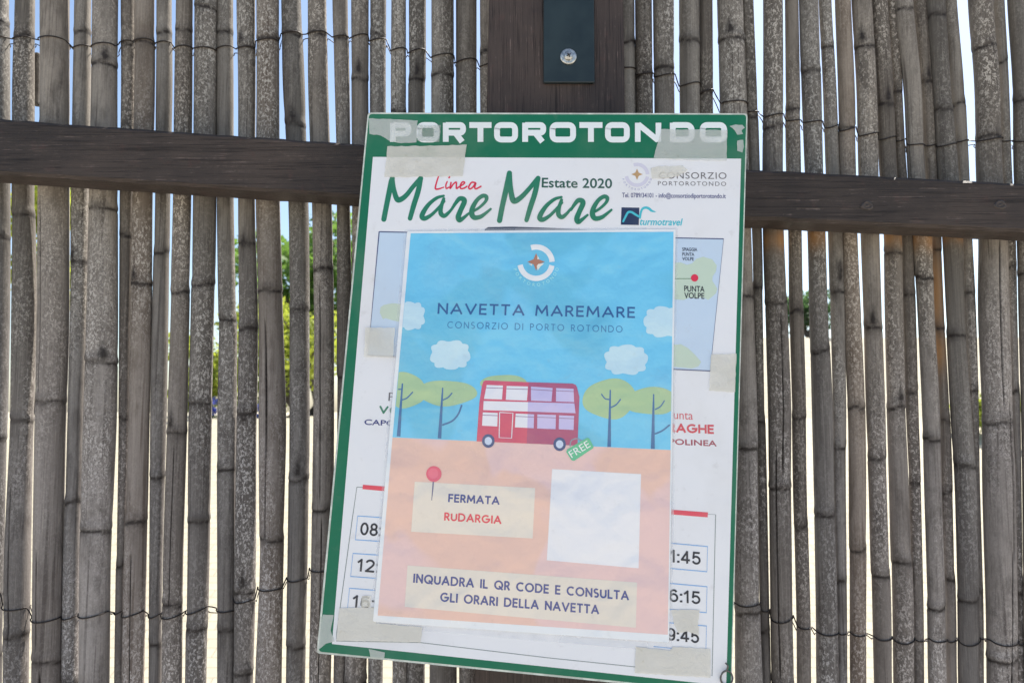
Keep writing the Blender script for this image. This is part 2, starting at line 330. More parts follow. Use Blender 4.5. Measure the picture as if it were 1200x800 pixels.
# rows: (py, left px, right px); nodes: py of the joints; cracks: (angle from front in rad, py0, py1); dep: depth shift
def C(label, rows, nodes, dep=0.0, tint=1.0, cracks=(), buds=(), stain=(), lich=1.0, top=None, warm=0.0):
    return dict(label=label, rows=rows, nodes=nodes, dep=dep, tint=tint, cracks=cracks, buds=buds, stain=stain, lich=lich, top=top, warm=warm)
CANES = [
 C('dark narrow bamboo cane cut off by the left edge of the photo', [(0,-14,11),(100,-15,11.5),(280,-16,12),(380,-18,11),(500,-22,8),(660,-26,4),(800,-29,1)], [25,275,511], .002, .8),
 C('speckled bamboo cane second from the left edge, joint just below the rail', [(0,18,41),(100,15,41),(220,14.5,40),(320,14,42),(380,13,43),(500,12,38),(660,4,35),(800,4,33)], [42,250,489,739], 0, .95, [(-.2,560,760)]),
 C('broad bamboo cane with a long dark split, third from the left edge', [(0,46,81),(100,46.5,81),(220,44,81),(380,43.5,81),(500,41,77),(660,39,74),(800,37.5,72)], [-40,150,467,768], -.001, 1.08, [(-.45,225,466),(-.35,640,760),(-.05,775,860)], lich=.6),
 C('short broken bamboo splinter wedged beside the third cane at upper left', [(64,42,48),(90,40.5,48),(120,40,47)], [122], .012, 1.0, top='short'),
 C('narrow bamboo cane with a dark bud scar, fourth from the left edge', [(0,88,107),(100,86,107),(230,84,104),(310,83,103),(380,82,102),(500,79,98),(660,75,94),(800,73,92)], [37,305,584], .004, .98, buds=[(305,-.3)]),
 C('widest pale lichen covered bamboo cane, fifth from the left edge', [(0,109,139),(100,108,138),(230,105,138),(380,102,138.5),(500,98,136.5),(660,94,129.5),(800,93,128)], [75,243,421,616], -.003, 1.2, buds=[(421,.55),(75,.5)]),
 C('thin grey bamboo cane just right of the widest lichen covered cane', [(0,141,158),(100,142,158),(240,140,156),(380,139.5,153),(500,139,151),(660,136.5,146),(800,134.5,145)], [50,273,487,658], .005, .95),
 C('mottled brown bamboo cane with a bud scar, seventh from the left edge', [(0,158,181),(100,157,181),(240,155,178),(380,152,177),(500,150,174),(660,145,171),(800,143,168)], [50,331,607], 0, 1.1, [(.1,640,860)], buds=[(331,-.4)], warm=.3),
 C('thin smooth bamboo cane, eighth from the left edge', [(0,184,201),(100,183,202),(240,182,199),(380,179,198),(500,177,195.5),(660,176,190.5),(800,175,189)], [38,293,555], .003, 1.0, lich=.35),
 C('lichen spotted bamboo cane with a small knot at mid height, ninth from left', [(0,207,226),(100,205,226),(240,203.5,224.5),(380,200,221.5),(500,196,219),(660,191,214),(800,190,213)], [35,340,505,703], -.001, 1.02, [(.1,515,720)], buds=[(500,-.3)]),
 C('thick bamboo cane with an arched top joint, tenth from the left edge', [(0,228,255),(100,227,254),(240,226,253),(380,224,251),(500,221,248),(660,220,245),(800,218,242)], [10,331,470,607,732], .001, 1.0),
 C('narrow bamboo cane with bright gap on its left, eleventh from the left edge', [(0,255.5,273),(100,255,274),(240,255,274),(380,257,277),(500,254,276),(660,255,275),(800,255,275)], [37,371,546,732], .003, .98),
 C('grey bamboo cane carrying two dark bud scars, twelfth from the left edge', [(0,277.5,299),(100,279,299),(240,279,298),(380,280,302),(500,278,300.5),(660,275.5,300),(800,275,296.5)], [55,284,382,480,688,783], 0, 1.05, buds=[(55,-.3),(292,-.1),(494,0),(686,.1)]),
 C('brownish bamboo cane with long crack, thirteenth from the left edge', [(0,301,327),(100,301,327),(240,300,328),(380,304.5,332),(500,304,336),(660,305,331),(800,299,329)], [45,339,628], -.002, 1.12, [(-.25,370,640)], warm=.25),
 C('straight dark bamboo cane, left side of the wide gap above the rail', [(0,330,352),(100,331,357),(160,335,358),(240,338,361),(380,340,362.5),(500,340,363),(660,338,361),(800,335.5,357)], [40,145,360,558,753], .002, .85, buds=[(145,.0),(556,.1)]),
 C('speckled bamboo cane with long fine crack, second left of the sign', [(0,361.5,382),(100,361,384),(240,366,388.5),(380,368,390.5),(500,367,391),(660,364.5,390),(800,362,387)], [40,313,592], 0, .92, [(-.1,330,590),(.1,600,860)]),
 C('bamboo cane running down behind the left edge of the sign', [(0,390,407),(100,392,409),(240,396,410.5),(380,396,413),(500,395,414),(660,394,410),(800,391,403)], [45,210,438,640], .003, .95),
 C('mottled bamboo cane meeting the top left corner of the sign', [(0,411,431),(100,412,431),(300,413,433),(500,412,434),(800,404,429)], [92,300,560], 0, 1.0, buds=[(90,0)]),
 C('bamboo cane above the first letters of the green header', [(0,434,452),(100,434,452),(400,434,452),(800,432,448)], [40,420], .003, .95),
 C('second bamboo cane above the sign counted from its left corner', [(0,460,476),(100,459,476),(400,460,477),(800,460,476)], [130,470], .0, .98),
 C('bamboo cane with a bud scar just above the header', [(0,479,498),(100,479.5,498),(400,479,498),(800,476,497)], [92,400], .002, .9, buds=[(92,.1)]),
 C('thick bamboo cane above the sign, second left of the dark post', [(0,506,531),(100,506,531),(400,506,532),(800,504,535)], [88,500], -.001, 1.0),
 C('bamboo cane above the sign standing nearest left of the dark post', [(0,535,558),(100,535,558),(400,536,560),(800,539,558)], [-10,300], .001, .9),
 C('half hidden bamboo cane tucked against the left side of the dark post', [(0,563,580),(100,563.5,580),(400,566,582),(800,562,580)], [60,380], .004, .95),
 C('half hidden bamboo cane tucked against the right side of the dark post', [(0,722,743),(100,726,744),(400,728,747),(800,730,750)], [50,360], .003, .95),
 C('bamboo cane above the sign, second right of the dark post', [(0,745,764),(100,746,765),(400,747,767),(800,750,771)], [88,410], .0, .97),
 C('speckled bamboo cane above the patch of tape on the header', [(0,766,790),(100,767,790),(400,769,793),(800,772,798)], [80,450], -.001, 1.05),
 C('smooth bamboo cane above the last letters of the green header', [(0,796,819),(100,796,819),(400,799,822),(800,804,828)], [48,430], .0, 1.08, lich=.4),
 C('slim bamboo cane left of the wide gap above the sign corner', [(0,819,834),(100,819,834.5),(400,822,838),(800,829,846)], [107,440], .005, .95),
 C('thick bamboo cane behind the top right corner of the sign', [(0,841,870),(100,843,873.5),(200,846,877),(360,858,882.5),(480,862,887),(560,863,888),(730,861,890),(800,861,893)], [47,345,521], 0, 1.02, buds=[(45,-.3)]),
 C('thin dark bamboo cane pressed against the thick one at the sign corner', [(0,869,883),(100,874,887),(200,877,890),(275,882,892.5),(360,883,894),(480,887,896),(560,888,898),(730,890.5,901),(800,891,902.5)], [135,335,490], .006, .88),
 C('bamboo cane with a long dark split, third right of the sign', [(0,895,917),(100,895,917.5),(200,894,917),(275,894.5,918),(360,897,922),(480,900.5,927),(560,901,926),(730,903,928),(800,904,930)], [148,352,568,797], 0, .95, [(.0,360,560),(-.62,520,800)], stain=[(283,12)]),
 C('narrow bamboo cane fourth right of the sign, pale sky gap beside it', [(0,920,935),(100,921,937),(200,922,939),(275,925,939.5),(360,925.5,941),(480,929,944.5),(560,930,945),(730,934.5,950),(800,934.5,950)], [127,363,486,612], .003, .9),
 C('bamboo cane stained orange under the rail, fifth right of the sign', [(0,937,959),(100,939,962),(200,943,964),(275,946.5,967),(360,948,969),(480,951,975.5),(560,953,976),(730,956,981),(800,956,982)], [82,408,598], 0, 1.0, stain=[(278,16)]),
 C('thin bamboo cane with a long dark bud mark, sixth right of the sign', [(0,960,974),(100,965,980),(200,968,983.5),(275,971,987.5),(360,973,989),(480,976,990.5),(560,977,990.5),(730,982,992.5),(800,982,992.5)], [53,338,520,678], .004, .93, buds=[(330,.2),(322,.2)]),
 C('brownish bamboo cane, seventh right of the sign', [(0,978,996),(100,982,1001),(200,984,1003),(275,988,1004.5),(360,989,1008.5),(480,994.5,1014),(560,995.5,1015),(730,996,1014),(800,996,1014)], [147,475,640], 0, 1.02, warm=.35),
 C('pale lichen flecked bamboo cane, eighth right of the sign', [(0,998,1021),(100,1004,1027),(200,1006,1029),(275,1009,1030),(360,1012,1032.5),(480,1015,1037),(560,1019,1039),(730,1022.5,1044),(800,1024,1044)], [53,381,533,668], -.001, 1.05, buds=[(381,-.4),(52,-.6)]),
 C('bamboo cane with arched joint just under the rail, ninth right of the sign', [(0,1021,1040),(100,1027,1047),(200,1030,1050),(275,1036,1056.5),(360,1036.5,1058),(480,1040,1061),(560,1042.5,1065),(730,1046,1070.5),(800,1046.5,1070)], [122,293,475,655], .001, 1.0, buds=[(122,0),(470,.1)], stain=[(277,14)]),
 C('slender bamboo cane squeezed between two thicker ones, tenth right of the sign', [(0,1039,1051),(100,1047,1057),(200,1050,1062),(275,1056.5,1070),(360,1058.5,1073),(480,1062,1076),(560,1066,1079),(730,1070.5,1083),(800,1070,1083)], [105,341,455,562], .006, .9),
 C('bamboo cane with bright gap on its left side, eleventh right of the sign', [(0,1047,1069),(100,1060,1080),(200,1064,1083),(275,1070,1093),(360,1075,1093.5),(480,1081,1101),(560,1082.5,1102),(730,1087.5,1108),(800,1088,1109)], [10,323,512,707], 0, 1.02, stain=[(280,16)]),
 C('broken bamboo cane showing bare orange wood below the rail', [(0,1069,1086),(100,1079,1093),(200,1083,1097),(275,1091,1102.5),(360,1094,1106),(480,1102,1113),(560,1103,1116),(730,1108.5,1120),(800,1109,1120)], [95,290,382,488,573,675], .006, .95, buds=[(95,0)], stain=[(340,48),(410,25)], lich=.4),
 C('smooth thick bamboo cane right of the bare orange wood', [(0,1084,1107),(100,1093,1113),(200,1097,1122),(275,1104,1128),(360,1108,1128.5),(480,1114,1138),(560,1119,1144),(730,1123,1147.5),(800,1123,1147)], [17,127,390,541,698], -.001, 1.06, lich=.45, stain=[(276,10)]),
 C('bamboo cane along the widest bright gap at upper right', [(0,1105,1121),(100,1113,1130),(200,1121,1135),(275,1127,1138),(360,1128,1143),(480,1137,1146.5),(560,1142,1147.5),(730,1146,1152.5),(800,1146,1152)], [120,340,455,690], .005, 1.0),
 C('widest bamboo cane at the right with a long dark crack', [(0,1134,1163),(100,1142,1172),(200,1143,1174),(275,1147,1181),(360,1145.5,1183),(480,1151,1186),(560,1151,1190),(730,1156,1192),(800,1156,1191)], [55,160,491,767], -.003, 1.03, [(-.1,280,480),(.35,470,660),(.22,640,860)]),
 C('thin bamboo cane second from the right edge, partly behind the widest one', [(0,1164,1177),(100,1171,1183),(200,1173,1186),(275,1181,1191),(360,1182,1192),(480,1185,1195),(560,1186,1196),(730,1191,1198),(800,1190,1199)], [70,310,455,690], .006, .95, [(-.1,270,350)]),
 C('bamboo cane cut off by the right edge of the photo', [(0,1180,1204),(100,1187,1210),(200,1187.5,1212),(275,1192,1216),(360,1193,1217),(480,1196.5,1220),(560,1198,1222),(730,1199,1224),(800,1199.5,1225)], [115,320,680], 0, 1.0),
]
# canes beyond the frame that a step to the side would show
for k in range(9):
    x = -34-k*30; CANES.append(C('', [(0, x-11-.02*k*4, x+12), (400, x-14, x+9), (800, x-24-k*1.2, x-1-k*1.2)], [60+k*37 % 200, 330+k*53 % 150, 640], .002*(k % 3), 1.0, top='off'))
    x = 1224+k*30; CANES.append(C('', [(0, x-12-6, x+10-6), (400, x-2, x+20), (800, x+4+k*1.2, x+28+k*1.2)], [40+k*47 % 200, 300+k*61 % 150, 620], .002*(k % 3), 1.0, top='off'))
TOPZ = 2.25
def smooth_interp(z, zs, ys):
    """piecewise linear, softened, extrapolated gently past the ends"""
    o = np.argsort(zs); zs = np.array(zs)[o]; ys = np.array(ys)[o]
    s0 = (ys[-1]-ys[0])/(zs[-1]-zs[0])
    ze = np.concatenate([[zs[0]-2], zs, [zs[-1]+2]]); ye = np.concatenate([[ys[0]-2*s0], ys, [ys[-1]+2*s0]])
    out = np.zeros_like(z)
    for d in (-.03, -.015, 0, .015, .03): out += np.interp(z+d, ze, ye)
    return out/5
def build_cane(c, idx):
    yc = YC+c['dep']+random.uniform(-.001, .001)
    zs = []; cx = []; rad = []
    for py, a, b_ in c['rows']:
        pa, pb = P(a, py, yc), P(b_, py, yc); zs.append((pa[2]+pb[2])/2); cx.append((pa[0]+pb[0])/2); rad.append((pb[0]-pa[0])/2*math.cos(math.atan2((pa[0]+pb[0])/2, D+yc))+.0006)
    zp = lambda py: P(600, py, yc)[2]
    if c['top'] == 'short':
        z = np.linspace(zp(124), zp(63), 40)
    else:
        ctop = TOPZ+random.uniform(-.06, .06)
        z = np.concatenate([np.arange(0.0, 1.08, .03), np.arange(1.08, 2.02, .0032), np.arange(2.02, ctop, .03), [ctop]])
    X = smooth_interp(z, zs, cx); RR = np.maximum(smooth_interp(z, zs, rad), .003)
    nodes = [zp(n) for n in c['nodes']]
    if c['top'] != 'short':
        q = min(nodes)-random.uniform(.18, .26)
        while q > .05: nodes.append(q); q -= random.uniform(.18, .27)
        q = max(nodes)+random.uniform(.18, .25)
        while q < TOPZ-.05: nodes.append(q); q += random.uniform(.18, .25)
    nodes.sort()
    # angles: 0 = front (towards -y)
    th = list(np.linspace(-math.pi, math.pi, 30, endpoint=False)); crk = []
    for (ta, p0, p1) in c['cracks']:
        for d in (-.075, -.03, .03, .075): th.append(ta+d)
        crk.append((ta, min(zp(p0), zp(p1)), max(zp(p0), zp(p1))))
    th = np.array(sorted(set(np.round(th, 4)))); n = len(th)
    T, Z = np.meshgrid(th, z)
    wear = np.zeros((len(z), n, 4)); wear[..., 3] = 1
    mod = np.ones_like(T); dx = np.zeros(len(z)); dy = np.zeros(len(z))
    ph = random.uniform(0, 6.28)
    # slight zig-zag and out-of-round between joints
    seg = np.searchsorted(nodes, z); amp = [random.uniform(-.0008, .0008) for _ in range(len(nodes)+2)]
    ax = np.array([amp[s] for s in seg]); ker = np.ones(5)/5
    dx = np.convolve(np.pad(ax, 2, 'edge'), ker, 'valid')
    mod *= 1+.012*np.sin(2*T+ph+Z*3)+.008*np.sin(3*T+ph*2+Z*9)+.006*np.sin(5*T+ph*3+Z*21)
    for zn in nodes:
        A = random.uniform(.0004, .0022); p2 = random.uniform(0, 6.28); strength = random.uniform(.8, 1.05)
        d = Z-zn-A*np.sin(T+p2)-.0009*np.sin(3*T+p2*2)
        r_ = random.uniform(.02, .055)
        mod += r_*np.exp(-(d/.0042)**2)-.045*np.exp(-((d+.0045)/.0014)**2)-.018*np.exp(-((d-.011)/.008)**2)
        wear[..., 0] = np.maximum(wear[..., 0], strength*np.exp(-((d+.0043)/.0024)**2))
        wear[..., 0] = np.maximum(wear[..., 0], .55*strength*np.exp(-((d+.004)/.008)**2)*(.6+.4*np.sin(T*2+p2)))
        wear[..., 0] = np.maximum(wear[..., 0], random.uniform(.15, .5)*np.exp(-np.maximum(-d, 0)/random.uniform(.012, .04))*(d < 0)*(.5+.5*np.sin(T*3+p2)))
    for (pb, ta) in c['buds']:
        zb = zp(pb)+.004; d = Z-zb; wdt = np.clip(.40*(1-d/.034), .05, .45)
        wear[..., 0] = np.maximum(wear[..., 0], .95*np.exp(-((T-ta)/wdt)**2)*np.exp(-(np.where(d > 0, d/.016, d/.006))**2))
        mod += .06*np.exp(-((T-ta)/.3)**2)*np.exp(-((d-.002)/.006)**2)
    for (ta, z0, z1) in crk:
        tt = ta+.05*np.sin(Z*13+ph); inside = np.clip((Z-z0)/.02, 0, 1)*np.clip((z1-Z)/.02, 0, 1)
        g = np.clip(1.2-np.abs(T-tt)/.05, 0, 1)*inside
        mod -= .22*g; wear[..., 0] = np.maximum(wear[..., 0], np.clip(g*1.4, 0, 1))
    for (ps, hw) in c['stain']:
        wear[..., 1] = np.maximum(wear[..., 1], np.exp(-((Z-zp(ps))/(hw*.00103))**2)*(.75+.25*np.sin(3*T+ph)))
    wear[..., 1] = np.maximum(wear[..., 1], c['warm']*.35)
    lz = .55+.45*np.sin(Z*random.uniform(9, 16)+ph); wear[..., 2] = np.clip(lz, .1, 1)*c['lich']*np.clip(.35+np.cos(T*1.0-.2), 0, 1)
    r3 = RR[:, None]*mod
    x = X[:, None]+dx[:, None]+r3*np.sin(T); y = yc-r3*np.cos(T)*.98
    V = np.stack([x, y, Z], -1).reshape(-1, 3)
    if c['top'] == 'short':
        pass
    m = len(z); fs = []
    ii = np.arange(m-1)[:, None]*n; k = np.arange(n)[None]; k2 = (np.arange(n)+1)[None] % n
    fs = np.stack([ii+k, ii+k2, ii+n+k2, ii+n+k], -1).reshape(-1, 4).tolist()
    fs.append(list(range(n))[::-1]); fs.append([(m-1)*n+q for q in range(n)])
    org = (float(X[0]), yc, float(z[0]))
    o = mesh_obj('bamboo_cane', V, fs, M['cane'], None, True, org)
    a = o.data.color_attributes.new('wear', 'FLOAT_COLOR', 'POINT'); a.data.foreach_set('color', wear.reshape(-1, 4).astype(np.float32).ravel())
    t = c['tint']*random.uniform(.88, 1.14); wv = random.uniform(-.035, .03)
    o.color = (t*(1+wv), t, t*(1-wv), 1)
    lab = c['label'] or 'weathered grey bamboo cane standing outside the edge of the photo'
    tag(o, lab, 'bamboo cane', 'bamboo canes of the fence')
    return dict(z=z, X=X, R=RR, yc=yc, c=c, o=o)
BUILT = [build_cane(c, i) for i, c in enumerate(CANES)]
BUILT_IN = sorted([b_ for b_ in BUILT if b_['c']['top'] != 'short'], key=lambda q: q['X'][len(q['X'])//2])

# ------------------------------------------------------------------ tie wires woven round the canes
def tie_wire(pts, label, drop):
    """pts: (px, py) course of the wire; it hangs in a shallow sag over each cane and twists in the gaps"""
    px = np.array([p[0] for p in pts]); py = np.array([p[1] for p in pts])
    front = []; back = []
    for b_ in BUILT_IN:
        z0 = P(600, np.interp(600, px, py), b_['yc'])[2]
        # picture column of this cane at the wire's height
        i0 = int(np.argmin(np.abs(b_['z']-z0))); xw = b_['X'][i0]; pxx = 600+xw/(b_['yc']+D)*F
        pyy = float(np.interp(pxx, px, py)); zz = P(pxx, pyy, b_['yc'])[2]
        i0 = int(np.argmin(np.abs(b_['z']-zz))); xw = b_['X'][i0]; r = b_['R'][i0]*1.02+.0009
        sag = random.uniform(.4, 1.0)*drop; tl = random.uniform(-.5, .5)*drop
        for k, a in enumerate(np.linspace(-1.35, 1.35, 9)):
            front.append(np.array([xw+r*math.sin(a), b_['yc']-r*math.cos(a), zz-sag*math.cos(a)+tl*math.sin(a)+.0011*math.sin(a*2)]))
            back.append(np.array([xw+r*math.sin(a), b_['yc']+r*math.cos(a), zz-.004-sag*.6*math.cos(a)-tl*math.sin(a)]))
    fr = catmull(front, 2); bk = catmull(back, 2)
    m = MB(); m.add(*tube(fr, .00078, 6)); m.add(*tube(bk, .0006, 6))
    o = m.build('tie_wire', M['wire'], None, True, origin=fr[0]); tag(o, label, 'wire'); return o
tie_wire([(-300,40),(0,47),(28,45),(63,55),(97,58),(123,51),(150,50),(168,50),(192,55),(215,62),(240,57),(264,58),(288,58),(313,44),(342,41),(372,40),(400,46),(421,44),(443,50),(468,63),(488,62),(518,68),(546,74),(570,78),(735,80),(755,88),(778,88),(807,97),(826,105),(858,116),(880,131),(906,133),(929,141),(950,144),(972,145),(992,150),(1015,153),(1037,161),(1052,163),(1070,164),(1086,171),(1103,170),(1121,171),(1157,162),(1177,165),(1210,166),(1500,175)],
         'upper thin rusty tie wire crossing the canes above the rail', .0032)
tie_wire([(-300,670),(0,690),(20,700),(57,722),(85,719),(111,718),(140,712),(158,716),(183,716),(203,718),(232,716),(249,707),(265,717),(287,704),(317,690),(335,682),(349,677),(376,666),(400,662),(860,701),(876,707),(896,714),(915,726),(942,736),(968,740),(987,738),(1005,742),(1033,745),(1058,747),(1076,747),(1098,747),(1114,749),(1135,745),(1149,745),(1174,751),(1195,744),(1500,735)],
         'lower thin rusty tie wire crossing the canes near the bottom', .0048)

# ------------------------------------------------------------------ rails, post, bracket
YF = -.044
def rail(pl_t, pl_b, pr_t, pr_b, label):
    b = MB(); n = 60; top = []; bot = []
    for i in range(n+1):
        t = i/n
        for (A, B, L) in ((pl_t, pr_t, top), (pl_b, pr_b, bot)):
            q = np.array(A)*(1-t)+np.array(B)*t; L.append((q[0], q[1]))
    rings = []
    nz = lambda: random.uniform(-.0006, .0006)
    for (tx, ty), (bx, by) in zip(top, bot):
        ft = P(tx, ty, YF); fb = P(bx, by, YF); e = nz(); e2 = nz()
        h = ft[2]-fb[2]; ch = .0035
        rings.append([(ft[0], YF, ft[2]-ch+e), (ft[0], YF+ch, ft[2]+e), (ft[0], -.002, ft[2]+e), (fb[0], -.002, fb[2]+e2), (fb[0], YF+ch, fb[2]+e2), (fb[0], YF+nz()*.5, fb[2]+ch+e2)])
    v = [p for r in rings for p in r]; f = []
    for i in range(n):
        for k in range(6): f.append([i*6+k, i*6+(k+1) % 6, (i+1)*6+(k+1) % 6, (i+1)*6+k])
    f.append([0, 1, 2, 3, 4, 5]); f.append([n*6+k for k in range(6)][::-1])
    o = fix_normals(mesh_obj('wooden_rail', v, f, M['rail'], None, False, origin=np.mean(v, 0)))
    tag(o, label, 'rail', 'wooden rails of the fence'); return o
def knot(px, py, par):
    c = P(px, py, YF); v = []; f = []; n = 22; prof = [(1, .0004), (.92, -.0009), (.62, -.0012), (.5, -.0003), (.3, -.0008), (.02, -.0014)]
    for q, d in prof:
        for k in range(n):
            a = 6.2832*k/n; w_ = 1+.12*math.sin(3*a+q*4); v.append((c[0]+.0075*q*w_*math.cos(a), YF+d, c[2]+.0055*q*w_*math.sin(a)))
    for j in range(len(prof)-1):
        for k in range(n): f.append([j*n+k, j*n+(k+1) % n, (j+1)*n+(k+1) % n, (j+1)*n+k])
    fix_normals(mesh_obj('knot', v, f, M['knot'], par, True))
lin = lambda x, x0, y0, x1, y1: y0+(x-x0)*(y1-y0)/(x1-x0)
rail((-330, lin(-330, 0, 139, 425, 169)), (-330, lin(-330, 0, 204, 425, 233)), (571, lin(571, 425, 169, 875, 200)), (571, lin(571, 425, 233, 875, 257)), 'dark stained wooden rail left of the sign, worn along its top')
rr_ = rail((737, lin(737, 425, 169, 875, 200)), (737, lin(737, 425, 233, 875, 257)), (1530, lin(1530, 875, 200, 1200, 216)), (1530, lin(1530, 875, 257, 1200, 272)), 'dark stained wooden rail right of the sign with a knot')
knot(1016, 241, rr_); knot(1172, 240, rr_)
YP = -.062
pxl = lambda py: 573-17*py/800; pxr = lambda py: 731+8*py/800
a, b_, c_, d_ = P(pxl(-400), 0, YP), P(pxr(-400), 0, YP), P(pxr(800), 800, YP), P(pxl(800), 800, YP)
x0, x1 = P(573, 0, YP)[0], P(731, 0, YP)[0]
x0b, x1b = P(556, 800, YP)[0], P(742, 800, YP)[0]
def ex(za, xa, zb, xb, z): return xa+(z-za)*(xb-xa)/(zb-za)
zt, zb = P(600, 0, YP)[2], P(600, 800, YP)[2]
fr = [(ex(zt, x0, zb, x0b, 0), YP, 0), (ex(zt, x1, zb, x1b, 0), YP, 0), (ex(zt, x1, zb, x1b, 2.3), YP, 2.3), (ex(zt, x0, zb, x0b, 2.3), YP, 2.3)]
bk = [(p[0], -.001, p[2]) for p in fr]
b = MB(); b.add(*hexa(fr, bk)); post = bevel(fix_normals(b.build('wooden_post', M['post'], None, origin=((x0+x1)/2, YP/2, 0))), .004, 3)
tag(post, 'thick dark stained wooden post behind the sign', 'post')
# painted steel flat bar screwed on the post
YB = YP-.005
q = [P(637, 97, YB), P(697, 97, YB), P(695, -160, YB), P(637, -160, YB)]
b = MB(); b.add(*hexa(q, [(p[0], YP-.0006, p[2]) for p in q]))
br = bevel(fix_normals(b.build('steel_bracket', M['steel'], None, origin=P(667, 0, YB))), .0012, 2); tag(br, 'dark green painted steel bracket on the post above the sign', 'bracket')
def disc(cpt, r, t, n=28, dome=0):
    v = []; f = []
    prof = [(r*.98, t), (r, 0), (r, -t*.6), (r*.86, -t), (r*.5, -t-dome*.7), (.001, -t-dome)]
    for (pr, py_) in prof:
        for k in range(n): v.append((cpt[0]+pr*math.cos(6.2832*k/n), cpt[1]+py_, cpt[2]+pr*math.sin(6.2832*k/n)))
    for j in range(len(prof)-1):
        for k in range(n): f.append([j*n+k, j*n+(k+1) % n, (j+1)*n+(k+1) % n, (j+1)*n+k])
    return v, f
sc = P(666, 67, YB); b = MB(); b.add(*disc((sc[0], YB-.0008, sc[2]), .0095, .0012)); wsh = fix_normals(b.build('washer', M['zinc'], br, True))
b = MB(); b.add(*disc((sc[0], YB-.0026, sc[2]), .0052, .0014, 24, .0012)); s_ = fix_normals(b.build('screw', M['zinc'], br, True))
b = MB()
for k in range(2):
    ca, sa = math.cos(.5+k*1.571), math.sin(.5+k*1.571); L, W_ = .0026, .0006
    c4 = [(sc[0]+ca*i*L-sa*j*W_, YB-.00555, sc[2]+sa*i*L+ca*j*W_) for i, j in ((-1, -1), (1, -1), (1, 1), (-1, 1))]
    b.add(*hexa(c4, [(p[0], p[1]+.0009, p[2]) for p in c4]) if k == 0 else hexa([(p[0], p[1]-.0001, p[2]) for p in c4], [(p[0], p[1]+.0009, p[2]) for p in c4]))
fix_normals(b.build('slot', M['wire'], s_))

# ------------------------------------------------------------------ the sign board and its prints
K = {}
def pm(key, rgb, **k):
    if key not in K: K[key] = print_material('print_'+key, disp(*rgb), **k)
    return K[key]
GREEN = pm('green', (22, 102, 74), gloss=.5, dirt=.05, wrinkle=.3, spec=.25)
WHITE = pm('white', (214, 214, 216), gloss=.45, dirt=.10, wrinkle=.3)
LV = 1.2e-4                                 # one print layer
def fill(pts, off, mat, name, parent, label=None):
    v = [S(x, y, off) for x, y in pts]
    o = mesh_obj(name, v, [list(range(len(v)))[::-1]], mat, parent)
    if label: o['label'] = label
    return o
def fills(polys, off, mat, name, parent, label=None):
    b = MB()
    for i, pts in enumerate(polys): b.add([S(x, y, off+i*2e-6) for x, y in pts], [list(range(len(pts)))[::-1]])
    o = b.build(name, mat, parent)
    if label: o['label'] = label
    return o
def ellipse(cx, cy, rx, ry, n=40, a0=0, a1=360): return [(cx+rx*math.cos(R(a0+(a1-a0)*k/n)), cy+ry*math.sin(R(a0+(a1-a0)*k/n))) for k in range(n)]
def ribbon2(path, wds):
    path = [np.asarray(p, float) for p in path]; L = []; Rr = []
    for i, p in enumerate(path):
        t = path[min(i+1, len(path)-1)]-path[max(i-1, 0)]; t /= np.linalg.norm(t)+1e-9; nn = np.array([-t[1], t[0]])
        w_ = wds[i]/2; L.append(p+nn*w_); Rr.append(p-nn*w_)
    v = L+Rr; n = len(path); f = [[i, i+1, n+i+1, n+i] for i in range(n-1)]
    return v, f
def strokes(strk, off, mat, name, parent, label=None, closed=False):
    """strk: list of (points, widths, smooth?)"""
    b = MB(); k = 0
    for pts, wds, sm in strk:
        pts = [np.asarray(p, float) for p in pts]
        if not hasattr(wds, '__len__'): wds = [wds]*len(pts)
        if sm:
            path = catmull(pts, 7); ws = np.interp(np.linspace(0, 1, len(path)), np.linspace(0, 1, len(pts)), wds)
        else: path, ws = pts, wds
        v, f = ribbon2(path, ws)
        b.add([S(p[0], p[1], off+k*9e-6) for p in v], f); k += 1
        if sm:
            for p, w_ in ((path[0], ws[0]), (path[-1], ws[-1])):
                b.add([S(x, y, off+k*9e-6) for x, y in ellipse(p[0], p[1], w_/2, w_/2, 14)], [list(range(14))]); k += 1
    o = b.build(name, mat, parent)
    if label: o['label'] = label
    return o
def updir(px, py):                         # the sign's own vertical in the picture at a point
    t = (px-400)/466; return np.array([60*(1-t)-19*t, -633*(1-t)-680*t])/ (633*(1-t)+680*t)
_mt = {}
def text(s, xl, yl, xr, yr, cap, mat, name, parent, off, bold=0.0, shear=0.0, spacing=1.0, label=None):
    cu = bpy.data.curves.new('t', 'FONT'); cu.body = s; cu.size = 1; cu.shear = shear; cu.space_character = spacing
    cu.resolution_u = 4; cu.fill_mode = 'FRONT'
    to = bpy.data.objects.new('t', cu); col.objects.link(to); dg = bpy.context.evaluated_depsgraph_get(); dg.update()
    me = bpy.data.meshes.new_from_object(to.evaluated_get(dg))
    co = np.array([v_.co[:] for v_ in me.vertices]); fs = [list(p.vertices) for p in me.polygons]
    bpy.data.objects.remove(to); bpy.data.meshes.remove(me)
    x0, x1 = co[:, 0].min(), co[:, 0].max(); base = 0.0; H = .729
    out = []; allf = []
    for k, (bx, by) in enumerate([(0, 0)] if bold == 0 else [(-bold, 0), (bold, 0), (0, bold), (0, -bold)]):
      allf += [[i+k*len(co) for i in q] for q in fs]
      for x, y, _ in co:
        t = (x-x0)/(x1-x0); p = np.array([xl+(xr-xl)*t, yl+(yr-yl)*t]); p = p+updir(*p)*((y+by)/H*cap)+[bx/H*cap, 0]; out.append(S(p[0], p[1], off+k*8e-6))
    o = mesh_obj(name, out, allf, mat, parent)
    fix_dir(o)
    if label: o['label'] = label
    return o
